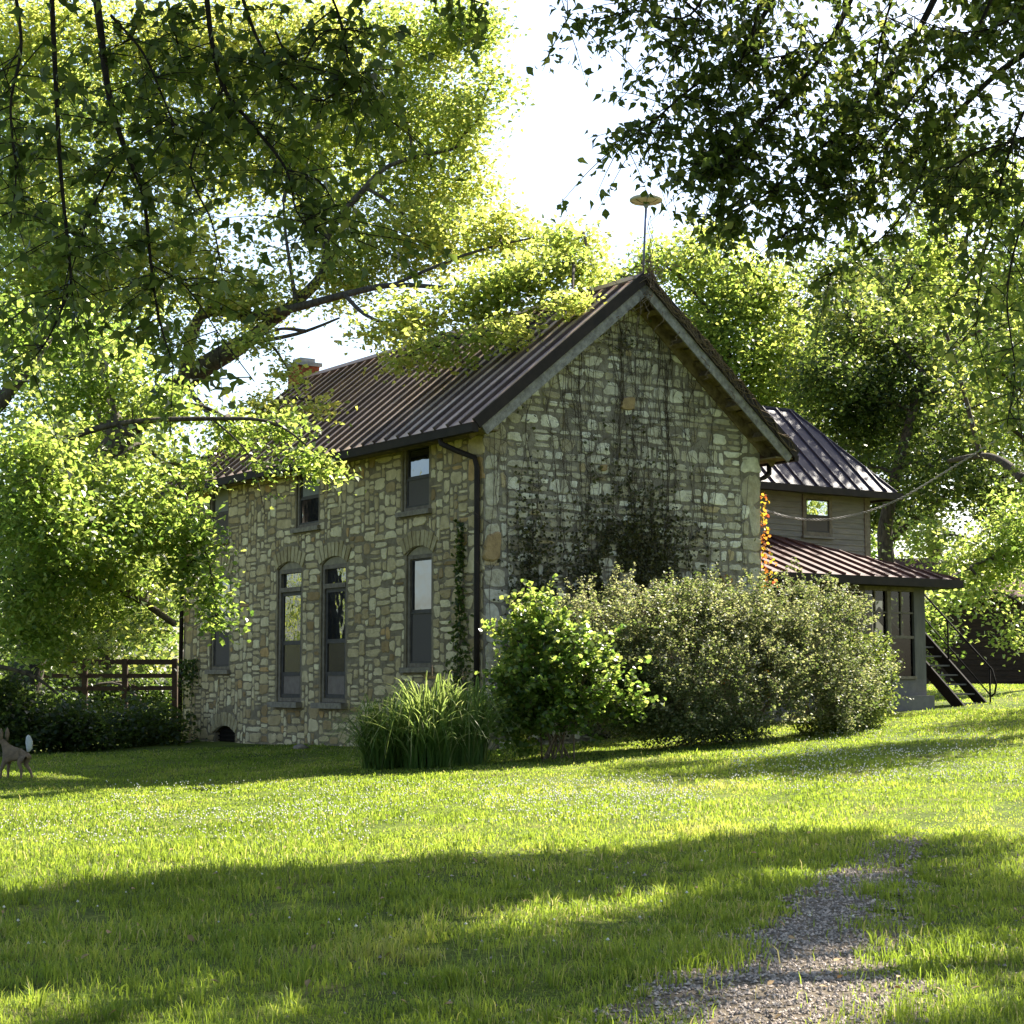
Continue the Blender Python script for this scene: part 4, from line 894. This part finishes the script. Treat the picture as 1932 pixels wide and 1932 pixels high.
# --- right background
tree('elm_tree', 'sunlit yellow-green tree rising directly behind the gable peak', [(1240, 490, 55, 55, 55, 2), (1300, 500, 55, 70, 70), (1360, 560, 56, 110, 110), (1450, 560, 57, 90, 90), (1300, 640, 55, 80, 80), (1400, 700, 55, 110, 90), (1500, 680, 56, 90, 110), (1480, 800, 55, 70, 70), (1180, 520, 56, 30, 25), (1340, 440, 56, 50, 30), (1120, 530, 57, 60, 20)],
     [([G(6.5, 55), at(1370, 900, 55), at(1370, 640, 55)], .35, .15)], m_leafY, .16, dens=3.0, tint=(.38, .28), ntw=60, spread=(.35, .35, .2), thr=-.35, twr=.02)
tree('hackberry_tree', 'dark spreading tree behind the clapboard wing roof', [(1600, 600, 52, 100, 90), (1580, 760, 52, 90, 90), (1680, 760, 52, 110, 110), (1640, 880, 51, 80, 60), (1760, 880, 50, 110, 90), (1720, 640, 52, 120, 100), (1830, 760, 50, 120, 110), (1900, 900, 50, 80, 70), (1700, 980, 51, 60, 40), (1590, 500, 54, 80, 60), (1560, 700, 50, 70, 60), (1740, 520, 45, 110, 110, 2.4), (1810, 330, 46, 100, 90, 2.2), (1940, 640, 42, 90, 90, 2.2)],
     [([G(11.3, 51), at(1672, 1050, 51), at(1676, 960, 51), at(1700, 860, 51), at(1740, 700, 51)], .3, .12), ([at(1676, 1020, 51), at(1720, 985, 51), at(1790, 930, 51)], .14, .06), ([at(1932, 905, 44), at(1890, 870, 45), at(1850, 860, 46), at(1790, 870, 48)], .14, .06)],
     m_leafD, .15, dens=3.0, tint=(.55, .28), ntw=80, spread=(.35, .35, .2), thr=-.35, twr=.02)
tree('walnut_tree', 'pale green tree hanging over the dark barn at the right edge', [(1760, 1010, 47, 80, 40), (1850, 1060, 45, 90, 50), (1920, 1000, 45, 60, 80), (1780, 1110, 43, 50, 40), (1740, 1150, 42, 25, 50), (1770, 1190, 42, 30, 30), (1860, 1120, 44, 70, 30), (1930, 1140, 43, 50, 50), (1920, 1190, 43, 30, 25), (1880, 1075, 46, 90, 30), (1820, 1100, 46, 60, 30), (1740, 1240, 42.5, 20, 25), (1770, 1290, 42, 22, 14)],
     [([G(13.8, 46), at(2000, 1100, 46), at(1980, 1000, 45)], .22, .12), ([at(1980, 1040, 45), at(1880, 1050, 45), at(1790, 1090, 43)], .08, .03)], m_leafG, .13, dens=2.6, tint=(.65, .25), ntw=50, spread=(.3, .3, .18), thr=-.3)
tree('oak_tree', 'big dark oak filling the sky gap far behind the porch', [(1580, 640, 70, 110, 110), (1700, 560, 70, 120, 120), (1820, 640, 68, 120, 120), (1640, 820, 68, 110, 110), (1780, 820, 68, 120, 110), (1900, 780, 68, 100, 110), (1920, 560, 70, 100, 120), (1480, 740, 70, 80, 80), (1700, 950, 68, 90, 50), (1600, 960, 68, 80, 50), (1900, 950, 68, 80, 50)],
     [([G(17, 69), at(1760, 1000, 69), at(1750, 760, 69)], .4, .15)], m_leafD, .22, dens=2.8, tint=(.7, .25), ntw=20, spread=(.4, .4, .25), thr=-.5, twr=.02)
for i, (px, Yd, h, lab) in enumerate(((-40, 85, 1150, 'hazy tree beyond the left garden edge'), (180, 95, 1140, 'distant tree seen under the left foliage'), (1590, 95, 1000, 'distant tree glimpsed between porch and barn'), (1960, 90, 1010, 'far tree rising past the barn roof'))):
    c = at(px, 1290, Yd)
    tree('distant_tree', lab, [(px, h, Yd, 130, 80), (px-70, h+70, Yd, 90, 60), (px+80, h+60, Yd, 100, 60)], [([G(c[0], Yd), at(px, h, Yd)], .3, .12)], m_leafG, .3, dens=2.2, tint=(.5, .2), ntw=12, group='distant trees beyond the garden', spread=(.6, .6, .4), twr=.03)
# foliage for window reflections, added out of frame left, is in the maple blobs
# --- near canopies
def canopy(name, label, branches, side, shade_blobs, base, mat_, leaf, nleaf, tint, sprd, limbs_extra, thr=-.6, per=5, seed=1, dn=1.):
    r = empty(name, base, label, 'tree', 'trees overhanging the camera side of the lawn')
    mb = MB(); cs = []
    for (pts, r0) in limbs_extra: limb(mb, pts, r0, r0*.35, 8)
    for (ctrl_, r0, nt) in branches:
        P = [at(*q) for q in ctrl_]; sp = limb(mb, P, r0, .004, 6); sp = np.array(sp)
        for k in range(int(nt*dn)):
            i = int(len(sp)*(.12+.88*random.random()**.8))-1; a = sp[i]; L_ = RG.uniform(.2, .85)*sprd
            d = RG.normal(size=3)*np.array([1, .8, .45]); d[2] -= .55; d /= np.linalg.norm(d)
            e = a+d*L_; md = a+d*L_*.5+Z*.05*L_
            tw = smooth([a, md, e], 4); mb.tube(tw, [.005-.0004*q for q in range(len(tw))], 4, False)
            m_ = int(RG.integers(8, 14)*sprd*nleaf)
            tpos = RG.random(m_)**.7; q = a+(e-a)*tpos[:, None]+RG.normal(size=(m_, 3))*np.array([.05, .05, .04]); q[:, 2] -= .02; cs.append(q)
    c = np.concatenate(cs)
    if shade_blobs:  # unseen leaves above the view, added to shade the lawn and lower boughs
        e = []
        for (cx, cy, cz, rx, ry, rz, n) in shade_blobs:
            q = RG.normal(size=(n, 3)); q /= np.linalg.norm(q, axis=1)[:, None]; q *= (RG.random(n)**.4)[:, None]; p = np.array([cx, cy, cz])+q*np.array([rx, ry, rz])
            qs = np.stack([(p[:, 0]*.669+p[:, 1]*.743)*.38, (p[:, 0]*.743-p[:, 1]*.669)*1.5, p[:, 2]*.4], -1); p = p[(wn(qs, 1.) > thr) | (p[:, 1] < 7)]  # gaps stretched along the sun so light falls between the added leaves in streaks
            e.append((p[:, None]+RG.normal(size=(len(p), per, 3))*np.array([.16, .16, .07])).reshape(-1, 3))
        ue = np.concatenate(e)
    else: ue = np.zeros((0, 3))
    mb.build('trunk', m_barkD, r, True)
    nv = len(c); c = np.concatenate([c, ue]); n = len(c); szs = np.where(np.arange(n) < nv, 1., 1.75); tn = np.clip(tint[0]+RG.normal(0, tint[1], n), 0, 1)
    fast_mesh('crown', leafverts(c, szs*leaf*RG.uniform(.55, 1.45, n), TEMPLP, .8, .75, .3), len(TEMPLP), mat_, r, tn)
    return r
# left canopy branches (px, py, depth)
LB = [([(95, -60, 12.2), (105, 150, 12), (115, 330, 11.8), (130, 480, 11.7), (130, 545, 11.7), (90, 640, 11.6), (50, 690, 11.6)], .022, 60),
      ([(175, -60, 12.6), (190, 60, 12.4), (205, 175, 12.2), (235, 280, 12), (270, 370, 12), (285, 500, 12), (300, 600, 12), (330, 700, 12)], .035, 80),
      ([(385, -60, 12.8), (400, 80, 12.6), (425, 170, 12.4), (480, 240, 12.2), (540, 320, 12), (560, 400, 12), (600, 440, 12)], .025, 80),
      ([(425, 160, 12.4), (380, 250, 12.2), (360, 330, 12), (400, 420, 12), (420, 520, 12)], .012, 40),
      ([(440, -60, 13), (480, 60, 12.8), (520, 130, 12.6), (600, 190, 12.4), (660, 150, 12.3), (710, 130, 12.3)], .018, 60),
      ([(600, -60, 13), (640, 30, 12.8), (660, 120, 12.6), (700, 210, 12.5)], .014, 45), ([(210, 30, 12.4), (270, 100, 12.2), (310, 190, 12), (330, 240, 12)], .014, 40),
      ([(20, -60, 12), (40, 80, 11.8), (20, 200, 11.6), (30, 330, 11.5), (20, 420, 11.5)], .015, 60), ([(300, -60, 13), (330, 60, 12.8), (350, 150, 12.7)], .012, 45),
      ([(540, 320, 12), (600, 340, 12), (640, 400, 12), (680, 470, 12)], .008, 22), ([(235, 280, 12), (180, 380, 12), (150, 460, 12), (110, 600, 12)], .01, 40),
      ([(520, 60, 12.7), (560, 130, 12.6), (610, 60, 12.5), (690, 60, 12.4)], .01, 40), ([(820, -80, 13), (880, -10, 12.8), (920, 10, 12.7)], .01, 14), ([(285, 500, 12), (350, 540, 12), (420, 640, 12), (480, 720, 12)], .007, 16)]
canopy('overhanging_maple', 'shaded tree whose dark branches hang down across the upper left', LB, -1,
       [(-1.6, 14.4, 8.9, 2.6, 2.0, .9, 2400), (.4, 16.0, 10.0, 2.6, 2., 1.0, 2400), (-3.8, 13, 9.0, 2.2, 2.4, 1.4, 700), (1.9, 17, 10.6, 1.6, 2, .8, 900), (-4, 8.5, 9.0, 3.6, 3.6, 1.4, 2600), (-3, 3, 9.0, 3.6, 3.6, 1.4, 1800), (-.3, 11, 10.4, 2.4, 2.4, 1., 1400)], (-6.2, 11, float(gz(-6.2, 11))-.1), m_leafD, .078, 1.1, (.42, .27), 1.0,  # leaf masses above and behind the camera, added to block sun and sky
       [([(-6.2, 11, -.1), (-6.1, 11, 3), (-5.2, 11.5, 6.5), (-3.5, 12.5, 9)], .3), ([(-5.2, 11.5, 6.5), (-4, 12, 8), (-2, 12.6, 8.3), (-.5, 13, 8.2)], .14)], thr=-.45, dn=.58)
RB = [([(1200, -80, 14.5), (1290, 0, 14.3), (1340, 60, 14.2), (1290, 90, 14.1), (1230, 60, 14)], .014, 45), ([(1500, -80, 15), (1440, 30, 14.8), (1380, 110, 14.6), (1300, 170, 14.4), (1230, 230, 14.2), (1170, 270, 14)], .03, 120),
      ([(1640, -80, 15), (1560, 90, 14.7), (1480, 190, 14.5), (1400, 270, 14.3), (1370, 300, 14.2), (1350, 315, 14.1)], .03, 150),
      ([(1800, -80, 15), (1720, 80, 14.8), (1620, 220, 14.6), (1520, 300, 14.4), (1440, 370, 14.3), (1350, 410, 14.2)], .035, 130), ([(2000, 60, 15), (1880, 140, 14.8), (1760, 260, 14.6), (1660, 340, 14.5), (1560, 400, 14.4), (1480, 440, 14.3)], .035, 120),
      ([(1360, -80, 14), (1300, 30, 14), (1200, 20, 13.9), (1110, 40, 13.8), (1060, 30, 13.8)], .014, 40), ([(1440, -80, 14.5), (1420, 60, 14.4), (1360, 200, 14.3), (1350, 290, 14.3)], .016, 70),
      ([(1900, -80, 14.5), (1840, 60, 14.4), (1740, 160, 14.3), (1680, 240, 14.2), (1600, 280, 14.2)], .02, 90), ([(2020, 150, 14), (1940, 200, 14), (1900, 300, 14), (1870, 420, 14), (1850, 520, 14), (1840, 640, 14)], .018, 70),
      ([(1760, 260, 14.6), (1720, 380, 14.5), (1640, 470, 14.4), (1560, 520, 14.4)], .012, 50), ([(1600, -80, 14.6), (1580, 60, 14.5), (1500, 100, 14.4), (1440, 110, 14.4)], .012, 60), ([(1700, -60, 14), (1660, 80, 14), (1640, 180, 14), (1560, 200, 14)], .012, 60),
      ([(2000, 300, 13.6), (1930, 420, 13.6), (1900, 560, 13.6), (1915, 700, 13.6), (1900, 800, 13.6)], .012, 40), ([(1620, 220, 14.6), (1590, 330, 14.5), (1500, 380, 14.4)], .01, 40), ([(2000, -60, 14), (1900, 40, 14), (1800, 60, 14), (1700, 20, 14)], .014, 60), ([(2050, 200, 14), (1930, 260, 14), (1820, 300, 14), (1760, 400, 14)], .014, 60), ([(1500, -80, 14.2), (1400, -20, 14.2), (1280, -30, 14.2), (1180, 20, 14.2)], .014, 40)]
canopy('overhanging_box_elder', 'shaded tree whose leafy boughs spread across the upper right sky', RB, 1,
       [(4.6, 16.4, 9.6, 2.9, 2.3, .8, 4200), (7.6, 19.6, 9.8, 2.6, 2.2, .8, 2600), (1.8, 16.2, 9.4, 1.4, 1.5, .6, 900), (6.4, 14.2, 8.2, 1.6, 1.6, .9, 700), (9.2, 19., 7.5, 1.4, 1.6, 1.0, 420), (8.2, 13.4, 7, 1.4, 1.6, 1.0, 420), (3.2, 18.6, 10.4, 1.8, 1.6, .7, 900), (4.5, 10, 9.6, 3.4, 3.4, 1.4, 2800), (3.5, 4, 9.0, 3.6, 3.6, 1.4, 1800), (8.5, 15.5, 9.4, 1.8, 2.2, 1., 900), (5.2, 20.4, 11, 1.9, 1.5, .6, 2000), (7.2, 21.6, 11.2, 1.8, 1.4, .6, 1700), (9.6, 23.1, 11.3, 1.7, 1.1, .6, 1000), (6.9, 18.2, 11, 2., 1.4, .7, 1900), (9.8, 19.6, 11, 1.8, 1.3, .7, 1000), (4.4, 17.6, 10.4, 1.8, 1.6, .6, 1700)], (9.5, 14.5, float(gz(9.5, 14.5))-.1), m_leafD, .074, 1.15, (.5, .27), 1.0,  # unseen leaf masses added to throw the foreground shade
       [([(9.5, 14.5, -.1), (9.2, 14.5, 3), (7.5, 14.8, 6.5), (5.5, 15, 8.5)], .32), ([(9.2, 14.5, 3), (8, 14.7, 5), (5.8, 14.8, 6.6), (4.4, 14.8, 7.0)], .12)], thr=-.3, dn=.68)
# right edge lit foliage
tree('linden_tree', 'tall yellow-lit tree along the right edge of the lawn', [(1830, 420, 30, 110, 80), (1900, 520, 29, 70, 90), (1800, 560, 30, 80, 60), (1880, 680, 29, 90, 70), (1760, 480, 31, 70, 50), (1920, 360, 29, 60, 80), (1700, 560, 31, 60, 40), (1900, 800, 29, 60, 40), (2060, 560, 30, 130, 200), (2080, 250, 31, 150, 160), (1980, 900, 29, 60, 80), (2060, 760, 30, 100, 120), (2200, 850, 37, 150, 170), (2230, 560, 36, 130, 150)],  # outermost last blobs are unseen, added for the wing window to reflect
     [([G(12.2, 30), at(2150, 1000, 30), at(2080, 700, 30), at(2050, 400, 30)], .3, .15), ([at(2100, 850, 30), at(1960, 760, 29.5), at(1860, 680, 29.2)], .09, .03), ([at(2080, 700, 30), at(1940, 560, 29.5), at(1820, 480, 30)], .08, .02)],
     m_leafY, .11, dens=1.7, tint=(.45, .25), ntw=100, thr=-.2)
# ------------------------------------------------------------------ shrubs by the gable
BU = [(1120, 1210, 28.6, 60, 50), (1200, 1200, 28.8, 80, 60), (1300, 1200, 29.2, 90, 70), (1400, 1190, 29.6, 90, 60), (1500, 1190, 30, 80, 60), (1560, 1200, 30.5, 60, 60), (1180, 1290, 28.4, 90, 80), (1290, 1300, 28.6, 100, 85), (1400, 1300, 29, 110, 90), (1510, 1300, 29.5, 90, 85), (1600, 1290, 30.3, 60, 70), (1250, 1360, 28.2, 110, 40), (1400, 1360, 28.5, 110, 40), (1530, 1350, 29.2, 80, 45),
      (1225, 1145, 29, 14, 18), (1090, 1165, 28.8, 15, 18), (1360, 1140, 29.5, 40, 18), (1290, 1155, 29.2, 18, 20), (1470, 1135, 30, 14, 18), (1430, 1130, 29.8, 12, 16), (1560, 1150, 30.6, 35, 25), (1590, 1180, 30.5, 25, 30), (1110, 1260, 27.9, 50, 60), (1150, 1190, 28.2, 40, 35), (1040, 1180, 28.2, 40, 30)]
BU += [(float(x), 1150+RG.uniform(-28, 14), 28.9+(x-1100)*.004, RG.uniform(10, 20), RG.uniform(18, 34)) for x in np.linspace(1090, 1610, 17)]
BU += [(float(x), RG.uniform(1215, 1370), 27.9+(x-1100)*.004, RG.uniform(28, 46), RG.uniform(22, 34)) for x in RG.uniform(1140, 1600, 12)]
def shrub_stems(px, Y, spread, top, n=14):
    b = G((px-CX)/F*Y, Y); L_ = []
    for i in range(n):
        x = px+RG.uniform(-spread, spread); L_.append(([b+np.array([RG.uniform(-.5, .5)*spread/150, RG.uniform(-.3, .3), 0]), at((px+x)/2, 1330, Y), at(x, top+RG.uniform(0, 60), Y+RG.uniform(-.4, .4))], .018, .005))
    return L_
tree('privet_bush', 'wide grey-green bush spreading across the foot of the gable wall', BU, shrub_stems(1340, 29, 230, 1180, 26), m_leafB, .05, dens=3.6, tint=(.58, .3), ntw=200, per=9, spread=(.06, .06, .06), nf=2.0, thr=.12, down=.0, flat=.3, cat='bush', crown='foliage', twr=.004, bark=m_vine, shell=.4, base=G(3.3, 29), sh=(2200, .2, .75, .045))
tree('lilac_shrub', 'leafy bright green shrub beside the house corner', [(1010, 1200, 27.4, 50, 45), (1060, 1240, 27.3, 60, 55), (1000, 1290, 27.3, 60, 65), (1080, 1300, 27.2, 65, 50), (1010, 1370, 27.2, 70, 50), (1090, 1375, 27.3, 60, 40), (1190, 1330, 27.2, 28, 18), (970, 1290, 27.3, 30, 30), (1000, 1160, 27.5, 14, 14), (1110, 1215, 27.2, 26, 16), (1160, 1285, 27, 26, 14), (1020, 1150, 27.4, 12, 14), (975, 1220, 27.4, 25, 25), (960, 1350, 27.6, 40, 55)],
     shrub_stems(1050, 27.4, 80, 1200, 12), m_leafG, .085, dens=2.6, tint=(.6, .3), ntw=60, per=7, spread=(.09, .09, .08), nf=2.4, thr=.0, down=.2, flat=.4, T=TEMPL6, aspect=.95, cat='bush', crown='foliage', twr=.005, bark=m_vine, shell=.4, base=G(.7, 27.4), sh=(420, .2, .7, .07))
tree('juniper_bush', 'dark blue-green bush at the right end beside the porch', [(1630, 1260, 31.5, 45, 60), (1650, 1310, 31.5, 40, 60), (1610, 1340, 31, 50, 55), (1600, 1230, 31.5, 30, 35), (1560, 1370, 30.5, 60, 30), (1655, 1240, 32, 20, 30)],
     shrub_stems(1620, 31.3, 40, 1230, 8), m_leafD, .055, dens=3., tint=(.55, .2), ntw=40, per=9, spread=(.08, .08, .08), nf=2.2, thr=-.5, down=.0, flat=.2, cat='bush', crown='foliage', twr=.004, bark=m_vine, base=G(6.1, 31.3), sh=(350, .1, .4, .05))
# ornamental grass clump
def reeds(cx, cy, n, R_, hmin, hmax, out, w=.009):
    verts = []; tin = []
    for i in range(n):
        a = RG.uniform(0, 6.28); r = R_*math.sqrt(RG.random()); b = np.array([cx+r*math.cos(a), cy+.7*r*math.sin(a), 0]); b[2] = float(gz(b[0], b[1]))
        h = RG.uniform(hmin, hmax); d = np.array([math.cos(a), math.sin(a), 0])*.7+RG.normal(0, .5, 3); d[2] = 0; d /= np.linalg.norm(d)+1e-6
        o = out*RG.uniform(.1, 1.0); sd = np.cross(d, Z)*w*RG.uniform(.7, 1.5); ti = float(np.clip(RG.normal(.42, .2), 0, .8)); tp_ = RG.uniform(.5, 1.05); h *= 1-.35*(o/out)**2
        K = 9; pr_ = None
        for k in range(K+1):
            t = k/K; p = b+d*o*(.35*t+.65*t*t)+Z*max(h*(1-((t-tp_)/tp_)**2), 0)
            ww = sd*(1-t**2.2)+sd*.06
            cur = (p-ww, p+ww)
            if pr_ is not None: verts += [pr_[0], pr_[1], cur[1], cur[0]]; tin.append(ti if k < K-1 or RG.random() < .6 else .85)
            pr_ = cur
    return np.array(verts), np.array(tin)
c1 = at(800, 1430, 26.3)
og_ = empty('ornamental_grass', G(c1[0], 26.4), 'tall clump of arching reed grass below the corner window', 'ornamental grass')
v1, t1 = reeds(c1[0]+.1, 26.5, 560, .4, .6, 1.45, 1.3, .012); v2, t2 = reeds(c1[0]-.6, 26.8, 420, .35, .5, 1.15, 1.25, .011); v3, t3 = reeds(c1[0]+.65, 26.6, 260, .28, .6, 1.4, 1.0, .011)
fast_mesh('leaf_blades', np.concatenate([v1, v2, v3]), 4, m_reed, og_, np.concatenate([t1, t2, t3]))
mb = MB()
for (x, y) in ((873, 1268), (815, 1258)):
    p = at(x, y, 26.5); mb.tube([p-Z*1.1+U*.1, p-Z*.3, p], [.005, .004, .004], 4); mb.tube([p-Z*.14, p-Z*.05, p+Z*.03], [.008, .016, .003], 5)
mb.build('seed_head', m_vine, og_)
# ------------------------------------------------------------------ ivy on gable
def ivy():
    r = empty('ivy', PG(2.9, .6, .05), 'dark half-dead ivy climbing the middle of the gable wall', 'climbing plant')
    mb = MB(); rnd = random.Random(4)
    for i in range(95):
        t = rnd.gauss(2.9, 1.15) if rnd.random() < .8 else rnd.uniform(.3, 5.5); t = min(max(t, .25), 5.9)
        z = rnd.uniform(1., 4.2) if rnd.random() < .6 else rnd.uniform(3.5, 6.5); top = min(rake(t)-.03, z+rnd.uniform(1., 5.)); pts = []; o = .03
        if rnd.random() < .45: top = rake(t)-.03
        q = 0.; zz = z
        while zz < top:
            pts.append(PG(t, zz, .028+rnd.uniform(0, .014))); zz += rnd.uniform(.08, .18); q = .7*q+rnd.gauss(0, .015); t = min(max(t+q, .1), HW-.1)
            if zz > rake(t)-.03: break
        if len(pts) > 3: mb.tube(pts, [rnd.uniform(.0025, .006)]*len(pts), 3, False)
        for _ in range(len(pts)//2):   # side shoots
            p = pts[rnd.randrange(len(pts))]; d = U*rnd.gauss(0, .16)+Z*rnd.uniform(-.02, .22); mb.tube([p, p+d*.6+U*rnd.gauss(0, .02), p+d], .0035, 3, False)
    mb.build('stem', m_vineD, r)
    # leaves: dense patch + streaks
    P = []
    def patch(tc, zc, rt, rz, n, pw=1.):
        a = RG.normal(size=(n, 2))*np.array([rt, rz])*.5; P.append(np.stack([tc+a[:, 0], zc+a[:, 1]], -1))
    patch(3.1, 2.5, 1.7, 2.0, 14000); patch(3.2, 3.3, 1.3, 1.6, 3500); patch(.95, 2.6, .5, 2.0, 2600); patch(2.9, 1.4, 2.6, 1.4, 3000); patch(.8, 4.6, .3, 1.6, 120); patch(3.0, 4.9, 1.6, 2.0, 500); patch(3.1, 7.9, .8, .5, 160)
    q = np.concatenate(P); q = q[(wn(np.stack([q[:, 0], q[:, 1], 0*q[:, 0]], -1), 3.) > -.5) & (q[:, 0] > .15) & (q[:, 0] < 6.1) & (q[:, 1] > .3) & (q[:, 1] < 8.2)]
    o = RG.uniform(.03, .10, len(q)); c = C0[None]+U*q[:, 0:1]-V*o[:, None]+Z*q[:, 1:2]
    v = leafverts(c, RG.uniform(.04, .085, len(c)), TEMPL6, .9, .6, .1); fast_mesh('leaves', v, 6, m_leafI, r, np.clip(RG.normal(.4, .25, len(c)), 0, 1))
ivy()
def vinepatch(name, label, P, m_, size, tint, stems):
    r = empty(name, P[0], label, 'climbing plant'); mb = MB()
    for s in stems: mb.tube(smooth([np.array(q, float) for q in s], 5), .007, 4, False)
    mb.build('stem', m_vine, r); v = leafverts(P, RG.uniform(.7, 1.3, len(P))*size, TEMPL6, .85, .7, .15); fast_mesh('leaves', v, 6, m_, r, tint)
# autumn vine on right corner of the gable
n = 750; z = RG.uniform(1.2, 5.2, n); hw = np.interp(z, [1, 2.5, 3.8, 5.3], [.28, .20, .12, .05])
P = np.stack([C0+U*(HW+.02+abs(RG.normal(0, h_)))+V*RG.uniform(-.12, .4)+Z*zz for zz, h_ in zip(z, hw)])
vinepatch('autumn_vine', 'orange and yellow creeper glowing on the right corner of the gable', P, m_leafV, .075, np.clip(RG.normal(.62, .22, n), 0, 1), [[PG(HW+.03, .8, 0), PG(HW+.05, 2.5, -.05), PG(HW+.03, 3.9, -.05), PG(HW+.03, 5.2, -.05)]])
n = 260; z = RG.uniform(1.4, 3.6, n); P = np.stack([PG(5.35+RG.normal(0, .13), zz, RG.uniform(.03, .12)) for zz in z])
vinepatch('rusty_creeper', 'small rust-coloured creeper on the gable wall near its right corner', P, m_leafV, .06, np.clip(RG.normal(.5, .2, n), 0, 1), [[PG(5.35, .8, .03), PG(5.3, 2., .03), PG(5.4, 3.5, .03)]])
n = 900; z = 1.0+3.4*RG.random(n)**1.5; P = np.stack([PL(.62+RG.normal(0, .06+.22*max(0, (3.2-zz))/2), zz, RG.uniform(.03, .16)) for zz in z])
vinepatch('wall_creeper', 'green creeper climbing beside the corner downspout', P, m_leafD, .075, np.clip(RG.normal(.5, .22, n), 0, 1), [[PL(.6, .6, .03), PL(.7, 2, .03), PL(.6, 3.4, .03), PL(.7, 4.4, .03)]])
n = 260; P = np.stack([PL(11.7+RG.normal(0, .22), 1.9-abs(RG.normal(0, .35))+.2, RG.uniform(.03, .3)) for _ in range(n)])
vinepatch('shade_creeper', 'dark creeper on the wall near the far downspout', P, m_leafD, .08, np.clip(RG.normal(.25, .15, n), 0, 1), [[PL(11.9, .4, .03), PL(11.8, 1.2, .03), PL(11.7, 2., .03)]])
# dead vine tangle at peak and along right rake
r = empty('dead_vine', rpt(0.01, -OG, .1), 'tangle of dry brown vine on the gable peak and right rake', 'climbing plant')
mb = MB(); rnd = random.Random(12)
pk = rpt(.001, -OG-.04, .1)
for i in range(46):
    p = pk+np.array([rnd.gauss(0, .05), rnd.gauss(0, .03), rnd.gauss(0, .04)]); pts = [p.copy()]; d = np.array([rnd.gauss(0, .04), rnd.gauss(0, .02), rnd.gauss(.01, .05)])
    for k in range(rnd.randint(5, 12)):
        d = d*.75+np.array([rnd.gauss(0, .03), rnd.gauss(0, .015), rnd.gauss(-.004, .03)]); p = p+d; pts.append(p.copy())
    mb.tube(pts, .006, 4, False)
for i in range(7):
    p = pk+np.array([rnd.uniform(-.03, .08), 0, 0]); pts = [p+Z*k*.12+np.array([.03*math.sin(k*1.7+i), .03*math.cos(k*1.3+i), 0]) for k in range(rnd.randint(3, 10))]; mb.tube(pts, .006, 4, False)
for i in range(16):   # along right rake
    q0 = rnd.uniform(0, .6); pts = []; q = q0*RQ*.4
    while q < RQ*min(1, q0+rnd.uniform(.3, .9)): pts.append(rpt(q, -OG-.04+rnd.gauss(0, .015), rnd.uniform(-.08, .16))); q += .16
    if len(pts) > 2: mb.tube(pts, .007, 4, False)
for (q, L_) in ((-.5, .5), (-.25, .8), (.12, .55), (.5, .7), (-.75, .35), (.9, .3), (1.4, .35), (2.1, .25), (-.1, .4)):
    p = rpt(q, -OG-.02, -.2); pts = [p]; 
    for k in range(8): p = p+np.array([rnd.gauss(0, .05), rnd.gauss(0, .02), -L_/8+rnd.gauss(0, .02)]); pts.append(p)
    mb.tube(pts, .008, 4, False)
mb.build('stem', m_vine, r)
n = 0
# ------------------------------------------------------------------ camera, light, world
cam = bpy.data.cameras.new('camera'); co = bpy.data.objects.new('camera', cam); COL.objects.link(co); S.camera = co
cam.sensor_width = 36; cam.lens = 36*F/1932; cam.clip_end = 3000; co.location = CAM; co.rotation_euler = (math.pi/2+TH, 0, 0)
AZ, EL = math.radians(42), math.radians(46)
sun = bpy.data.lights.new('sun', 'SUN'); sun.energy = 5.; sun.angle = math.radians(.55); sun.color = (1, .93, .80)
so = bpy.data.objects.new('sun', sun); COL.objects.link(so)
sd = Vector((math.sin(AZ)*math.cos(EL), math.cos(AZ)*math.cos(EL), math.sin(EL))); so.rotation_euler = sd.to_track_quat('Z', 'Y').to_euler()
W = bpy.data.worlds.new('World'); S.world = W; W.use_nodes = True; nt = W.node_tree; bg = nt.nodes['Background']
sky = nt.nodes.new('ShaderNodeTexSky'); sky.sky_type = 'NISHITA'; sky.sun_disc = False; sky.sun_elevation = EL; sky.sun_rotation = AZ; sky.dust_density = 1.8; sky.air_density = 1.0
nt.links.new(sky.outputs[0], bg.inputs[0]); bg.inputs[1].default_value = .08
vs = S.view_settings; vs.view_transform = 'Standard'; vs.look = 'None'; vs.exposure = 1.97; vs.gamma = 1.
S.cycles.max_bounces = 8; S.cycles.diffuse_bounces = 3; S.cycles.transmission_bounces = 4; S.cycles.transparent_max_bounces = 8; S.cycles.use_denoising = True; S.cycles.caustics_reflective = False; S.cycles.caustics_refractive = False
